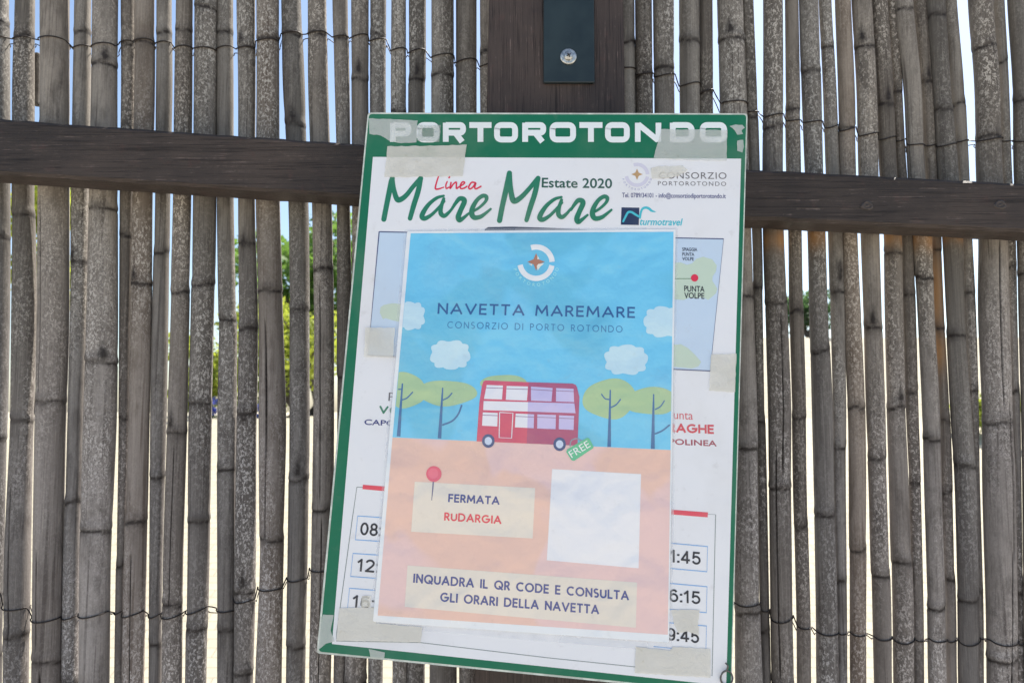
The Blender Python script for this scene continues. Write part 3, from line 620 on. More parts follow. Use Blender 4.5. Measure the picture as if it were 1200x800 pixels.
def fix_dir(o):
    n = o.data.polygons[0].normal if len(o.data.polygons) else None
    if n is not None and Vector(n).dot(Vector(SN)) < 0:
        bm = bmesh.new(); bm.from_mesh(o.data); bmesh.ops.reverse_faces(bm, faces=bm.faces); bm.to_mesh(o.data); bm.free()

def garc(cx, cy, r_, a0, a1, n=18, ry=None): return [(cx+r_*math.cos(R(a0+(a1-a0)*k/n)), cy+(ry or r_)*math.sin(R(a0+(a1-a0)*k/n))) for k in range(n+1)]
GL = {
 'A': (.86, [[(0, 0), (.43, 1)], [(.43, 1), (.86, 0)], [(.17, .3), (.69, .3)]]), 'C': (.84, [garc(.5, .5, .5, 48, 312)]),
 'D': (.80, [[(0, 0), (0, 1)], [(0, 1), (.3, 1)]+garc(.3, .5, .5, 90, -90)+[(0, 0)]]), 'E': (.5, [[(0, 0), (0, 1)], [(0, 1), (.5, 1)], [(0, .52), (.46, .52)], [(0, 0), (.5, 0)]]),
 'F': (.48, [[(0, 0), (0, 1)], [(0, 1), (.48, 1)], [(0, .5), (.44, .5)]]), 'G': (.98, [garc(.5, .5, .5, 48, 360), [(1, .48), (.56, .48)]]), 'H': (.72, [[(0, 0), (0, 1)], [(.72, 0), (.72, 1)], [(0, .5), (.72, .5)]]),
 'I': (.0, [[(0, 0), (0, 1)]]), 'L': (.46, [[(0, 0), (0, 1)], [(0, 0), (.46, 0)]]), 'M': (.96, [[(0, 0), (.08, 1)], [(.08, 1), (.48, .25)], [(.48, .25), (.88, 1)], [(.88, 1), (.96, 0)]]),
 'N': (.72, [[(0, 0), (0, 1)], [(0, 1), (.72, 0)], [(.72, 0), (.72, 1)]]), 'O': (1.0, [garc(.5, .5, .5, 0, 370, 30)]), 'Q': (1.0, [garc(.5, .5, .5, 0, 370, 30), [(.62, .3), (.98, -.04)]]),
 'P': (.52, [[(0, 0), (0, 1)], [(0, 1), (.24, 1)]+garc(.24, .73, .27, 90, -90)+[(0, .46)]]), 'R': (.56, [[(0, 0), (0, 1)], [(0, 1), (.24, 1)]+garc(.24, .73, .27, 90, -90)+[(0, .46)], [(.26, .46), (.56, 0)]]),
 'S': (.52, [garc(.27, .75, .25, 40, 250, 14)+garc(.26, .25, .26, 70, -140, 14)]), 'T': (.62, [[(0, 1), (.62, 1)], [(.31, 0), (.31, 1)]]), 'U': (.68, [[(0, 1), (0, .34)]+garc(.34, .34, .34, 180, 360)+[(.68, 1)]]),
 'V': (.84, [[(0, 1), (.42, 0)], [(.42, 0), (.84, 1)]]), 'Z': (.62, [[(0, 1), (.62, 1)], [(.62, 1), (0, 0)], [(0, 0), (.62, 0)]]), ' ': (.34, []),
 '0': (.56, [garc(.28, .5, .28, 0, 370, 30, .5)]), '1': (.3, [[(.22, 0), (.22, 1)], [(.22, 1), (.0, .78)]]), '2': (.56, [garc(.28, .73, .27, 170, -25, 14)+[(.42, .45), (.04, .03)], [(.0, 0), (.56, 0)]]),
 '4': (.58, [[(.42, 0), (.42, 1)], [(.42, 1), (0, .27)], [(0, .25), (.58, .25)]]), '5': (.56, [[(.5, 1), (.1, 1)], [(.1, 1), (.05, .5)], [(.05, .5)]+garc(.27, .32, .28, 130, -160, 20, .32)]),
 '6': (.56, [garc(.28, .32, .27, 0, 370, 26, .32), [(.5, .86)]+garc(.3, .72, .27, 70, 165, 10, .28)+[(.01, .34)]]), '8': (.56, [garc(.28, .75, .23, 0, 370, 26, .25), garc(.28, .26, .28, 0, 370, 26, .26)]),
 '9': (.56, [garc(.28, .68, .27, 0, 370, 26, .32), [(.06, .14)]+garc(.26, .28, .27, 250, 345, 10, .28)+[(.55, .66)]]), ':': (.0, [[(-.001, -.06), (.001, .12)], [(-.001, .56), (.001, .74)]]),
}
def glyphs(s_, xl, yl, xr, yr, cap, wt, mat, name, parent, off, gap=.3, label=None):
    """even-weight geometric lettering drawn as strokes; wt = stroke width as a share of the cap height"""
    wd = []; x = 0
    for ch in s_:
        wd.append(x); x += GL[ch][0]+wt+gap*.6
    tot = x-gap*.6-wt; b = MB(); n_ = 0
    H = cap*(1-wt)
    for ch, x0 in zip(s_, wd):
        for path in GL[ch][1]:
            pts = []
            for ux, uy in path:
                t = (x0+ux)/tot; t = (wt*.5*cap+t*(math.dist((xl, yl), (xr, yr))-wt*cap))/math.dist((xl, yl), (xr, yr))
                p = np.array([xl+(xr-xl)*t, yl+(yr-yl)*t]); pts.append(p+updir(*p)*(uy*H+wt*.5*cap))
            if len(pts) == 2:                     # square the ends
                d = pts[1]-pts[0]; L_ = np.linalg.norm(d)+1e-9; e = (wt*.42*cap if ch != ':' else 0); pts = [pts[0]-d/L_*e, pts[1]+d/L_*e]
            v, f = ribbon2(pts, [wt*cap*(1.25 if ch == ':' else 1)]*len(pts)); b.add([S(p[0], p[1], off+(n_ % 9)*7e-6) for p in v], f); n_ += 1
    o = b.build(name, mat, parent)
    if label: o['label'] = label
    return o

# board: a 4 mm panel with rounded corners and a pale cut edge
def rounded(q, r, n=5):
    out = []; q = [np.array(p, float) for p in q]
    for i in range(4):
        p = q[i]; a = q[i-1]-p; c = q[(i+1) % 4]-p; a *= r/np.linalg.norm(a); c *= r/np.linalg.norm(c)
        for k in range(n+1):
            t = k/n; out.append(p+a*(1-t)**2+c*t*t)
    return out
ring = rounded(Q, 4); n = len(ring)
v = [S(x, y, 0) for x, y in ring]+[S(x, y, 0)-SN*.0045 for x, y in ring]
f = [list(range(n))[::-1], list(range(n, 2*n))]+[[i, (i+1) % n, n+(i+1) % n, n+i] for i in range(n)]
sign = fix_normals(mesh_obj('timetable_sign', v, f, M['edge'], None, False, origin=S(614, 460, -.002)))
tag(sign, 'white summer bus timetable board with green border and header, hung askew', 'sign')
fill(rounded([(432.5, 133.8), (874.6, 134.6), (856, 810.5), (373.5, 763)], 4), LV, GREEN, 'border_print', sign, 'green border and header band of the board')
fill([(437, 184), (868.5, 186), (851, 803), (389, 754)], 2*LV, WHITE, 'timetable_sheet', sign)

# wide header lettering
def wide_letter(ch, x0, x1, y0, y1, s):
    """rounded-square wide capitals as strokes in a box"""
    h = s/2; L, Rr, T, B = x0+h, x1-h, y0+h*.8, y1-h*.8; m = (T+B)/2+.5; c = 5.0
    arc = lambda cx, cy, a0, a1, r=c: [(cx+r*math.cos(R(a0+(a1-a0)*k/5)), cy-r*math.sin(R(a0+(a1-a0)*k/5))) for k in range(6)]
    if ch == 'O':
        p = arc(L+c, T+c, 180, 90)+arc(Rr-c, T+c, 90, 0)+arc(Rr-c, B-c, 0, -90)+arc(L+c, B-c, -90, -180); return [p+[p[0], p[1]]]
    if ch == 'D':
        p = arc(Rr-c-1, T+c+1, 90, 0, c+1)+arc(Rr-c-1, B-c-1, 0, -90, c+1); return [[(L, y1), (L, y0)], [(L, T)]+p+[(L, B)]]
    if ch == 'P':
        p = arc(Rr-3.4, T+3.4, 90, 0, 3.4)+arc(Rr-3.4, m+1-3.4, 0, -90, 3.4); return [[(L, y1), (L, y0)], [(L, T)]+p+[(L, m+1)]]
    if ch == 'R':
        p = arc(Rr-3.4, T+3.4, 90, 0, 3.4)+arc(Rr-3.4, m-3.4, 0, -90, 3.4); return [[(L, y1), (L, y0)], [(L, T)]+p+[(L, m)], [((L+Rr)/2+1, m), (Rr-1, y1)]]
    if ch == 'T': return [[(x0, T), (x1, T)], [((x0+x1)/2, T), ((x0+x1)/2, y1)]]
    if ch == 'N': return [[(L, y1), (L, y0)], [(L+.5, T-1), (Rr-.5, B+1)], [(Rr, y1), (Rr, y0)]]
WL = pm('letter_white', (214, 220, 218), gloss=.45, wrinkle=.3)
boxes = [('P',457,482),('O',488,515),('R',519,546),('T',550,576),('O',579,607),('R',612,640),('O',644,675),('T',679,706),('O',709,738),('N',744,775),('D',785,814),('O',820,852)]
st = []
for ch, a, b_ in boxes:
    for p in wide_letter(ch, a, b_, 144, 166.4, 6.8): st.append((p, 6.8 if len(p) != 2 or ch not in 'N' else 6.6, False))
strokes(st, 3*LV, WL, 'header_lettering', sign, 'white wide capitals reading PORTOROTONDO')

# brush title
def sh(pts, dx, dy=0): return [(x+dx, y+dy) for x, y in pts]
Mm = [([(449.8,257),(453.5,238),(458.5,214),(460,209)], [5, 5, 5.5, 4.5], True), ([(459.5,209),(461.5,222),(465,233),(469,234),(476,229),(484,219),(493,209)], [4.5, 4.5, 5.2, 5.2, 4.6, 4.2, 4.6], True), ([(493,209),(490,224),(485,240),(480.5,256)], [4.8, 5, 5, 4.4], True)]
Mm2 = [([(585.4,258.5),(589,240),(595,214),(597,203)], [5, 5, 5.6, 5], True), ([(597,203),(598,218),(600.5,233),(604,235.5),(612,230),(622,219),(630.5,209)], [4.8, 4.8, 5.4, 5.4, 4.6, 4.2, 4.6], True), ([(630.5,209),(627,226),(621.5,243),(617,258)], [4.8, 5, 5, 4.2], True)]
A_ = [([(520,229.5),(512,232),(503,239),(496.5,248),(494.5,254),(498,256),(506,251.5),(514,243.5),(520.5,236)], [2.2, 3.2, 3.8, 4.6, 5, 4.4, 3.2, 2.8, 2.6], True), ([(520,233),(516.8,243),(516.6,250),(520.5,253),(526,249),(531,243)], [3, 4, 4.6, 4.2, 3, 2.4], True)]
R_ = [([(530,244),(534,238),(538.5,233),(543,233.5),(544,237),(540,246),(537,254),(538.5,258),(543,255.5),(549.5,250)], [2.6, 3.4, 4.4, 5, 5, 4.8, 5.2, 4.8, 3.4, 2.2], True)]
E_ = [([(554,248),(562,243),(569,236),(570,231),(566,229.5),(559.5,234),(554,243),(552.8,250.5),(556,255),(563,254),(569,250),(575,245)], [2.6, 2.6, 3, 4, 4, 3.8, 4.6, 5.2, 4.8, 4, 3, 2.2], True)]
tr = lambda ss, dx, dy: [(sh(p, dx, dy), w_, s_) for p, w_, s_ in ss]
brush = Mm+A_+R_+E_+Mm2+tr(A_, 138, 1.5)+tr(R_, 139, 2)+tr(E_, 141.5, 1)
DG = pm('brush_green', (28, 112, 84), gloss=.45, dirt=.08, wrinkle=.3)
brush = [(p, [q*1.22 for q in w_], s_) for p, w_, s_ in brush]
strokes(brush, 3*LV, DG, 'title_lettering', sign, 'green brush lettering reading Mare Mare')
RED = pm('red', (205, 40, 70), gloss=.45, dirt=.06, wrinkle=.3)
lin_ = [([(514,206.5),(511.5,214),(510.2,221),(514,221.5),(520,219.5)], [1.6, 1.8, 2, 2, 1.4], True), ([(524,213),(522.5,217),(523,221),(526,219.5)], 1.7, True), ([(526.2,208.3),(526.8,207.6)], 1.9, True),
        ([(528.5,214),(527.5,221),(531,216),(534.5,213.5),(534.8,217),(535,221),(538,219)], 1.8, True), ([(539,218.5),(543,216),(544.5,213.8),(541.8,213.5),(539.3,217.5),(540,221),(544,220.5),(547,218.5)], 1.8, True),
        ([(556.5,214),(552.5,214),(549.3,219),(550.5,221.5),(554,219.5),(557.5,214.5),(556.3,219.5),(558,221.3),(563.5,218.5)], 1.9, True)]
strokes(lin_, 3*LV, RED, 'subtitle_lettering', sign, 'small red script reading Linea')
text('Estate 2020', 635, 219.5, 717, 220.5, 11.6, pm('dark_green', (32, 78, 66), gloss=.45, wrinkle=.3), 'season_lettering', sign, 3*LV, bold=.018, label='dark green lettering reading Estate 2020')
GREY = pm('grey_ink', (92, 88, 90), gloss=.5, wrinkle=.3); NAVY = pm('navy_ink', (46, 52, 112), gloss=.5, wrinkle=.3); BLACK = pm('black_ink', (30, 32, 42), gloss=.5, wrinkle=.3)
text('CONSORZIO', 772, 209.3, 851.5, 209.8, 8, GREY, 'consortium_lettering', sign, 3*LV, spacing=1.1, label='grey lettering reading CONSORZIO')
text('PORTOROTONDO', 771, 217.3, 851, 218, 5.2, GREY, 'consortium_lettering', sign, 3*LV, spacing=1.25, label='small grey lettering reading PORTOROTONDO')
text('Tel. 0789/34101 - info@consorziodiportorotondo.it', 729, 231.3, 850.5, 232.4, 5.6, NAVY, 'contact_lettering', sign, 3*LV, bold=.012, label='tiny navy line with telephone number and email address')
def emblem(cx, cy, sc, off, ring_m, star_m, half_m, let_m, parent, lab):
    ring_ = []
    for a0, a1 in ((-108, -3), (10, 172)):
        ring_.append(([(cx+18.8*sc*math.cos(R(a0+(a1-a0)*k/16)), cy+18.4*sc*math.sin(R(a0+(a1-a0)*k/16))) for k in range(17)], 6.2*sc, False))
    strokes(ring_, off, ring_m, 'emblem_ring', parent, lab)
    star = []
    for k in range(16):
        rr2 = (10.2, 5.5, 4.2, 5.5)[k % 4]*sc; a = R(k*22.5); star.append((cx+rr2*math.cos(a), cy-1*sc+rr2*math.sin(a)))
    fill(star, off, star_m, 'emblem_star', parent)
    if half_m is not None: fills([[(cx+1.5*sc, cy-8.5*sc), (cx+4*sc, cy-4*sc), (cx+1.5*sc, cy-4*sc)], [(cx+2.5*sc, cy+1.5*sc), (cx+9.5*sc, cy+.8*sc), (cx+5*sc, cy+4.5*sc), (cx+2*sc, cy+9*sc), (cx+.8*sc, cy+4*sc)], [(cx-9*sc, cy+1.4*sc), (cx-4.5*sc, cy+1.4*sc), (cx-4.8*sc, cy+3.6*sc)]], off+LV*.5, half_m, 'emblem_star_light', parent)
    word = 'PORTOROTONDO'; b = []
    for k, ch in enumerate(word):
        a = R(162-144*k/(len(word)-1)); px, py = cx+25.6*sc*math.cos(a), cy+25.6*sc*math.sin(a)
        b.append((ch, px, py, -(a-math.pi/2)))
    mb = MB()
    for ch, px, py, rot in b:
        cu = bpy.data.curves.new('t', 'FONT'); cu.body = ch; cu.size = 1; cu.align_x = 'CENTER'; cu.fill_mode = 'FRONT'; cu.resolution_u = 3
        to = bpy.data.objects.new('t', cu); col.objects.link(to); dg = bpy.context.evaluated_depsgraph_get(); dg.update()
        me = bpy.data.meshes.new_from_object(to.evaluated_get(dg)); hs = 3.9*sc/.73
        pts = []
        for v_ in me.vertices:
            x, y = v_.co[0]*hs, (v_.co[1]-.36)*hs; c2, s2 = math.cos(rot), math.sin(rot)
            pts.append(S(px+x*c2-y*s2, py-(x*s2+y*c2), off))
        mb.add(pts, [list(p.vertices) for p in me.polygons]); bpy.data.objects.remove(to); bpy.data.meshes.remove(me)
    o = mb.build('emblem_lettering', let_m, parent); fix_dir(o)
LIL = pm('pale_lilac', (196, 194, 208), gloss=.5, wrinkle=.3); TAN = pm('tan', (176, 142, 100), gloss=.45, wrinkle=.3)
emblem(746.5, 205, .66, 3*LV, LIL, TAN, None, pm('lilac_ink', (140, 138, 180), gloss=.5, wrinkle=.3), sign, 'pale round emblem ring with a tan star')
DN = pm('deep_navy', (26, 44, 78), gloss=.45, wrinkle=.3); TEAL = pm('teal', (62, 176, 190), gloss=.45, wrinkle=.3)
fill([(728.3, 243), (749.3, 243.4), (748.6, 263.8), (727.5, 263.4)], 3*LV, DN, 'logo_panel', sign)
strokes([([(730.3,259.5),(733,254),(736,249),(740,248.6),(744,251),(748.4,253.6)], [2.2, 2.4, 2.6, 2.6, 2.6, 2.4], True), ([(750,255.5),(750.8,250),(752.5,245.2),(756,243.4),(760,244.2),(763.5,247),(768,248.3)], [2.2, 2.4, 2.6, 2.8, 3, 2.8, .8], True)], 4*LV, TEAL, 'logo_wave', sign)
text('turmotravel', 750, 263.6, 800, 264.2, 8.4, TEAL, 'logo_lettering', sign, 3*LV, bold=.02, shear=.25, label='small slanted teal lettering reading turmotravel')

# map under the poster
MAPB = pm('map_blue', (182, 199, 216), gloss=.4, dirt=.08, wrinkle=.4); MAPG = pm('map_land', (182, 198, 180), gloss=.4, wrinkle=.4); MAPO = pm('map_outline', (62, 72, 112), gloss=.5, wrinkle=.3)
mq = [(444.3, 271.6), (848, 280), (832.2, 434.5), (431.2, 416)]
fill(mq, 3*LV, MAPB, 'map_print', sign)
isl = lambda pts: [(640+x/4.212, 260+y/4.212) for x, y in pts]
land = [isl([(560,205),(665,200),(695,212),(720,205),(742,182),(775,172),(820,185),(842,215),(838,245),(822,268),(820,290),(832,308),(845,330),(838,352),(820,368),(800,385),(775,372),(740,378),(710,372),(680,385),(600,380)]), isl([(560,590),(640,606),(665,603),(700,622),(735,655),(765,690),(752,712),(720,722),(640,715),(560,700)]),
        [(420+x/4.704, 260+y/4.704) for x, y in [(118,500),(122,470),(140,458),(165,452),(190,448),(255,455),(255,555),(215,548),(180,540),(150,530),(135,535)]]]
land[2] = [(x, y) for x, y in land[2]]
for q in land: fill(q, 4*LV, MAPG, 'map_land', sign)
strokes([(mq+[mq[0]], 1.3, False)], 4*LV, MAPO, 'map_outline', sign)
strokes([([(790,326.5),(811,326.5)], .8, False)], 5*LV, pm('ink_green', (90, 120, 90), gloss=.5), 'map_route', sign)
fill(ellipse(814, 325.6, 4.3, 4.3), 6*LV, RED, 'map_stop', sign, 'red stop dot on the map')
text('PUNTA', 802, 341.3, 825.5, 342, 7, BLACK, 'map_lettering', sign, 5*LV, bold=.016, label='black map lettering reading PUNTA')
text('VOLPE', 802, 349.3, 825.3, 350, 7, BLACK, 'map_lettering', sign, 5*LV, bold=.016, label='black map lettering reading VOLPE')
for s_, y_, x_ in (('SPIAGGIA', 294, 817), ('PUNTA', 299.6, 813.5), ('VOLPE', 305, 813)):
    text(s_, 799.6, y_, x_, y_+.3, 4, pm('map_ink', (60, 70, 90), gloss=.5), 'map_lettering', sign, 5*LV, bold=.02, label='tiny map lettering reading '+s_)
# shadow under the lifted poster edge, painted as a flat dark strip
fill([(568, 268.6), (572, 266.2), (600, 265.6), (650, 267.2), (690, 269.3), (700, 271), (568, 271)], 4*LV, pm('strip', (40, 46, 66), gloss=.5), 'poster_edge_shadow', sign, 'painted dark shadow strip along the top edge of the poster')
# destinations
CG = pm('dest_green', (36, 110, 80), gloss=.5); CR = pm('dest_red', (196, 46, 66), gloss=.5)
text('Punta', 455, 469.5, 493, 471, 10.5, GREY, 'stop_lettering', sign, 3*LV, label='grey lettering reading Punta')
glyphs('VOLPE', 444, 484.3, 494, 487, 9.2, .24, CG, 'stop_lettering', sign, 3*LV, gap=.2, label='green lettering reading VOLPE')
text('CAPOLINEA', 427, 497.2, 500, 500.5, 6.4, NAVY, 'stop_lettering', sign, 3*LV, bold=.025, label='navy lettering reading CAPOLINEA')
text('Punta', 783, 490.2, 812, 491.5, 10.5, CR, 'stop_lettering', sign, 3*LV, label='red lettering reading Punta')
glyphs('NURAGHE', 762, 505.4, 836.8, 508.3, 10.8, .22, CR, 'stop_lettering', sign, 3*LV, gap=.16, label='red lettering reading NURAGHE')
text('CAPOLINEA', 765, 519.4, 839.7, 522.6, 6.8, pm('dark_red', (150, 40, 66), gloss=.5), 'stop_lettering', sign, 3*LV, bold=.025, label='dark red lettering reading CAPOLINEA')
strokes([([(470,573.5),(418.2,570.3),(412.5,610),(394.5,741),(394,750.5),(492,752.3),(640,770),(744,780.8),(834.5,791),(838.6,602.6),(770,597)], .9, False)], 3*LV, pm('line_grey', (108, 120, 120), gloss=.5), 'timetable_frame', sign)
for q in ([(425.3,567.6),(462,570.6),(461.5,576),(424.8,572.8)], [(770,595.6),(829.6,600),(829.3,605.8),(770,601)]): fill(q, 4*LV, pm('bar_red', (205, 44, 72), gloss=.45), 'timetable_bar', sign)
BX = pm('box_blue', (110, 158, 206), gloss=.5)
for q in ([(470,607.6),(419.2,604.2),(416.3,632),(468,635.5)], [(466,651.5),(413.6,648),(410.8,675),(464,679)], [(462,693),(409.6,688.8),(406.8,716),(460,720)]):
    strokes([(q, 1.2, False)], 4*LV, BX, 'time_box', sign)
for q in ([(770,634.6),(829.2,640),(828.4,669.5),(768,664)], [(768,681.6),(828.6,687),(827.8,717.4),(767,712)], [(767,727.6),(828,733),(827.2,763),(766,757)]):
    strokes([(q, 1.2, False)], 4*LV, BX, 'time_box', sign)
for s_, a in (('08:', (421.6, 626.4, 446, 628.4)), ('12:', (418, 669, 443, 671)), ('16:', (412.5, 711.5, 437.5, 713.5)), ('11:45', (776.5, 657.6, 821.3, 661.6)), ('16:15', (775.5, 703.6, 821, 707.8)), ('19:45', (773.5, 749, 819.5, 753.4))):
    glyphs(s_, *a, 15, .155, BLACK, 'departure_time', sign, 4*LV, gap=.22, label='black departure time reading '+s_)

# ------------------------------------------------------------------ the laminated poster taped over the board
PO = .0016
def clip_poly(pts, a, b):                  # keep the part left of the line a->b (picture space)
    out = []; side = lambda p: (b[0]-a[0])*(p[1]-a[1])-(b[1]-a[1])*(p[0]-a[0])
    for i in range(len(pts)):
        p, q = pts[i-1], pts[i]; sp_, sq = side(p), side(q)
        if (sp_ < 0) != (sq < 0):
            t = sp_/(sp_-sq); out.append((p[0]+(q[0]-p[0])*t, p[1]+(q[1]-p[1])*t))
        if sq >= 0: out.append(q)
    return out
PQ = [(477, 271), (791.8, 268.6), (784, 752.5), (437, 728)]
IQ = [(481.3, 273.4), (789.3, 271.6), (782.6, 743.2), (442.6, 720.6)]
def clip_in(pts):
    for i in range(4): pts = clip_poly(pts, IQ[i], IQ[(i+1) % 4])
    return pts
ring = rounded(PQ, 2.5); n = len(ring)
v = [S(x, y, PO) for x, y in ring]+[S(x, y, PO)-SN*.0006 for x, y in ring]
f = [list(range(n))[::-1], list(range(n, 2*n))]+[[i, (i+1) % n, n+(i+1) % n, n+i] for i in range(n)]
poster = fix_normals(mesh_obj('laminated_poster', v, f, pm('laminate_white', (214, 217, 226), gloss=.22, dirt=.06, wrinkle=1.1), None, False, origin=S(620, 510, PO)))
tag(poster, 'laminated poster with red double decker bus, blue sky and sand, taped on the board', 'poster')
sl_ = NT('clear_sleeve'); g_ = sl_.n('ShaderNodeNewGeometry').outputs['Position']; n_ = sl_.noise(g_, 22, 2, .5, None, .4); sl_.bump(n_, .6, .01)
sl_.set(Base_Color=(.84, .86, .90), Roughness=.1, Alpha=sl_.ramp(n_, .35, .65, .14, .34))
sv = fill(rounded([(474, 268.6), (794.6, 266.4), (787.2, 764), (433.5, 733.5)], 3), PO-.0009, sl_.m, 'laminate_margin', poster, 'clear wrinkled plastic margin round the poster')
G = dict(gloss=.2, wrinkle=1.1, dirt=.07)
SKY = pm('sky_blue', (104, 186, 224), second=disp(97, 177, 206), **G)  # second blue paints patches of reflection on the laminate into the sky
SAND = pm('sand', (216, 178, 163), second=disp(215, 182, 178), **G)
l1 = PO+LV
fill([IQ[0], IQ[1], (785.9, 527), (460, 512.2)], l1, SKY, 'sky_print', poster)
fill([(460, 512.2), (785.9, 527), IQ[2], IQ[3]], l1, SAND, 'sand_print', poster)
def cloud(cx, cy, w_, h_, seed):
    rs = random.Random(seed); pts = []
    for k in range(64):
        a = 2*math.pi*k/64; rr2 = .86+.14*abs(math.sin(a*4.5+seed)); pts.append((cx+w_/2*rr2*math.copysign(abs(math.cos(a))**.75, math.cos(a)), cy+h_/2*rr2*math.copysign(abs(math.sin(a))**.75, math.sin(a))))
    return clip_in(pts)
CL = pm('cloud', (180, 208, 234), **G)
for i, (cx, cy, w_, h_) in enumerate(((482, 370, 33, 34), (527.5, 415.5, 48, 35), (733.5, 421.5, 52, 36), (778, 377, 48, 37))):
    fill(cloud(cx, cy, w_, h_, i), PO+2*LV, CL, 'cloud_print', poster)
TG = pm('crown_green', (158, 184, 138), **G); TB = pm('trunk_blue', (58, 100, 146), **G)
def blob(cx, cy, rx, ry, s=0): return clip_in([(cx+rx*math.cos(a)*(1+.06*math.sin(2*a+s)), cy+ry*math.sin(a)*(1+.08*math.cos(3*a+s))) for a in np.linspace(0, 2*math.pi, 44, endpoint=False)])
for i, a in enumerate(((476, 457, 23, 21), (523.5, 460, 34, 15), (590, 449, 26, 10.5), (714, 467, 31, 23.5), (763, 470, 32, 16))):
    fill(blob(*a, i), PO+(2+.15*i)*LV, TG, 'tree_crown_print', poster)
tap = lambda a, b_, w0=1.6, w1=4.2: ([a, ((a[0]+b_[0])/2, (a[1]+b_[1])/2), b_], [w0, (w0+w1)/2, w1], False)
strokes([tap((471.6, 449), (467, 511)), ([(471, 468.5), (477, 466), (483.5, 459.4)], 1.5, True), ([(466.5, 456), (471, 456)], 1.4, False)], PO+3*LV, TB, 'tree_trunk_print', poster)
strokes([tap((518.8, 454), (515, 513.4)), ([(519, 497.6), (530, 493), (537, 485), (541, 475)], 2.0, True), ([(519, 468.5), (525, 465.5), (529.6, 460.5)], 1.5, True)], PO+3*LV, TB, 'tree_trunk_print', poster)
strokes([tap((715.2, 456.5), (713.8, 523.4)), ([(714.6, 468), (709, 466.8), (705, 461.8)], 1.5, True), ([(716, 477.3), (722, 474), (727, 468)], 1.6, True)], PO+3*LV, TB, 'tree_trunk_print', poster)
strokes([tap((766, 461.5), (765, 525.6), 1.6, 4.6), ([(768, 479.5), (774, 476), (778.5, 469.5)], 1.5, True), ([(768, 508), (776, 504.5), (784.5, 498)], 1.8, True)], PO+3*LV, TB, 'tree_trunk_print', poster)
# the bus print
BP = lambda pts: [(550+x/7.273, 430+y/7.273) for x, y in pts]
BR = pm('bus_red', (198, 72, 98), **G); BRD = pm('bus_red_dark', (164, 74, 108), **G); BW = pm('bus_window', (216, 214, 222), **G); BWD = pm('bus_window_lilac', (186, 176, 212), **G); BL = pm('window_line', (150, 120, 150), **G)
bus = fill(BP([(138,113),(500,128),(880,140),(908,152),(918,172),(938,255),(935,340),(922,668),(62,632),(70,520),(86,300),(108,155),(120,122)]), PO+3.5*LV, BR, 'bus_print', poster)
fill(BP([(506,128),(880,140),(908,152),(918,172),(938,255),(935,340),(922,668),(490,650)]), PO+4*LV, BRD, 'bus_shade_panel', bus)
def two(pts):
    pts = BP(pts); a, b_ = (550+507/7.273, 430), (550+490/7.273, 524)
    return clip_poly(pts, a, b_), clip_poly(pts, b_, a)
wins = [[(148,152),(287,157),(278,275),(125,270)], [(318,160),(500,165),(491,285),(311,278)], [(525,165),(710,178),(700,292),(526,285)], [(740,178),(888,185),(893,298),(738,292)],
        [(115,385),(242,390),(238,505),(108,498)], [(395,395),(552,402),(548,520),(388,512)], [(580,402),(738,408),(735,528),(578,522)], [(765,410),(893,415),(888,535),(762,528)]]
for q in wins:
    L, Rr = two(q)
    for part, m_ in ((L, BW), (Rr, BWD)):
        if len(part) > 2: fill(part, PO+4.6*LV, m_, 'bus_window', bus) if abs(sum(part[i-1][0]*part[i][1]-part[i][0]*part[i-1][1] for i in range(len(part)))) > 6 else None
    strokes([([(550+(q[0][0]*.8+q[3][0]*.2)/7.273, 430+(q[0][1]*.8+q[3][1]*.2)/7.273), (550+(q[1][0]*.8+q[2][0]*.2)/7.273, 430+(q[1][1]*.8+q[2][1]*.2)/7.273)], .9, False)], PO+5*LV, BL, 'window_blind', bus)
L, Rr = two([(122,288),(895,308),(905,392),(118,365)])
fill(L, PO+4.6*LV, BW, 'bus_band', bus); fill(Rr, PO+4.6*LV, BWD, 'bus_band', bus)
strokes([(BP([(258,385),(372,392),(360,605),(254,600),(258,385)]), 1.1, False)], PO+4.6*LV, BW, 'bus_door', bus)
WN = pm('wheel_navy', (62, 74, 118), **G)
for cx, cy in ((572.2, 516.4), (655.8, 520.2)):
    fill(ellipse(cx, cy, 7.3, 8), PO+5*LV, WN, 'bus_wheel', bus); fill(ellipse(cx, cy, 4.3, 4.7), PO+5.6*LV, pm('hub', (190, 200, 226), **G), 'bus_hubcap', bus)
strokes([([(668, 522), (669.5, 516), (676, 513.6), (681, 516)], 1.4, True)], PO+5*LV, pm('tag_grey', (128, 138, 150), **G), 'tag_handle', poster)
fill([(663.6, 529.5), (665, 526), (688, 512.6), (690.6, 513.5), (695.6, 523), (695, 525), (673, 539.6), (670, 539.2)], PO+5.6*LV, pm('tag_green', (88, 176, 134), **G), 'tag_print', poster, 'green tag reading FREE')
def rot_text(s, x, y, ang, cap, wd, mat, name, parent, off, bold=.02):
    cu = bpy.data.curves.new('t', 'FONT'); cu.body = s; cu.size = 1; cu.fill_mode = 'FRONT'; cu.resolution_u = 3
    to = bpy.data.objects.new('t', cu); col.objects.link(to); dg = bpy.context.evaluated_depsgraph_get(); dg.update()
    me = bpy.data.meshes.new_from_object(to.evaluated_get(dg)); co = np.array([v_.co[:] for v_ in me.vertices]); x0, x1 = co[:, 0].min(), co[:, 0].max(); pts = []
    for a in co:
        u = (a[0]-x0)/(x1-x0)*wd; v_ = a[1]/.73*cap; pts.append(S(x+u*math.cos(ang)-v_*math.sin(ang)*-1*-1, y-u*math.sin(ang)-v_*math.cos(ang), off))
    o = mesh_obj(name, pts, [list(p.vertices) for p in me.polygons], mat, parent); fix_dir(o); bpy.data.objects.remove(to); bpy.data.meshes.remove(me); return o
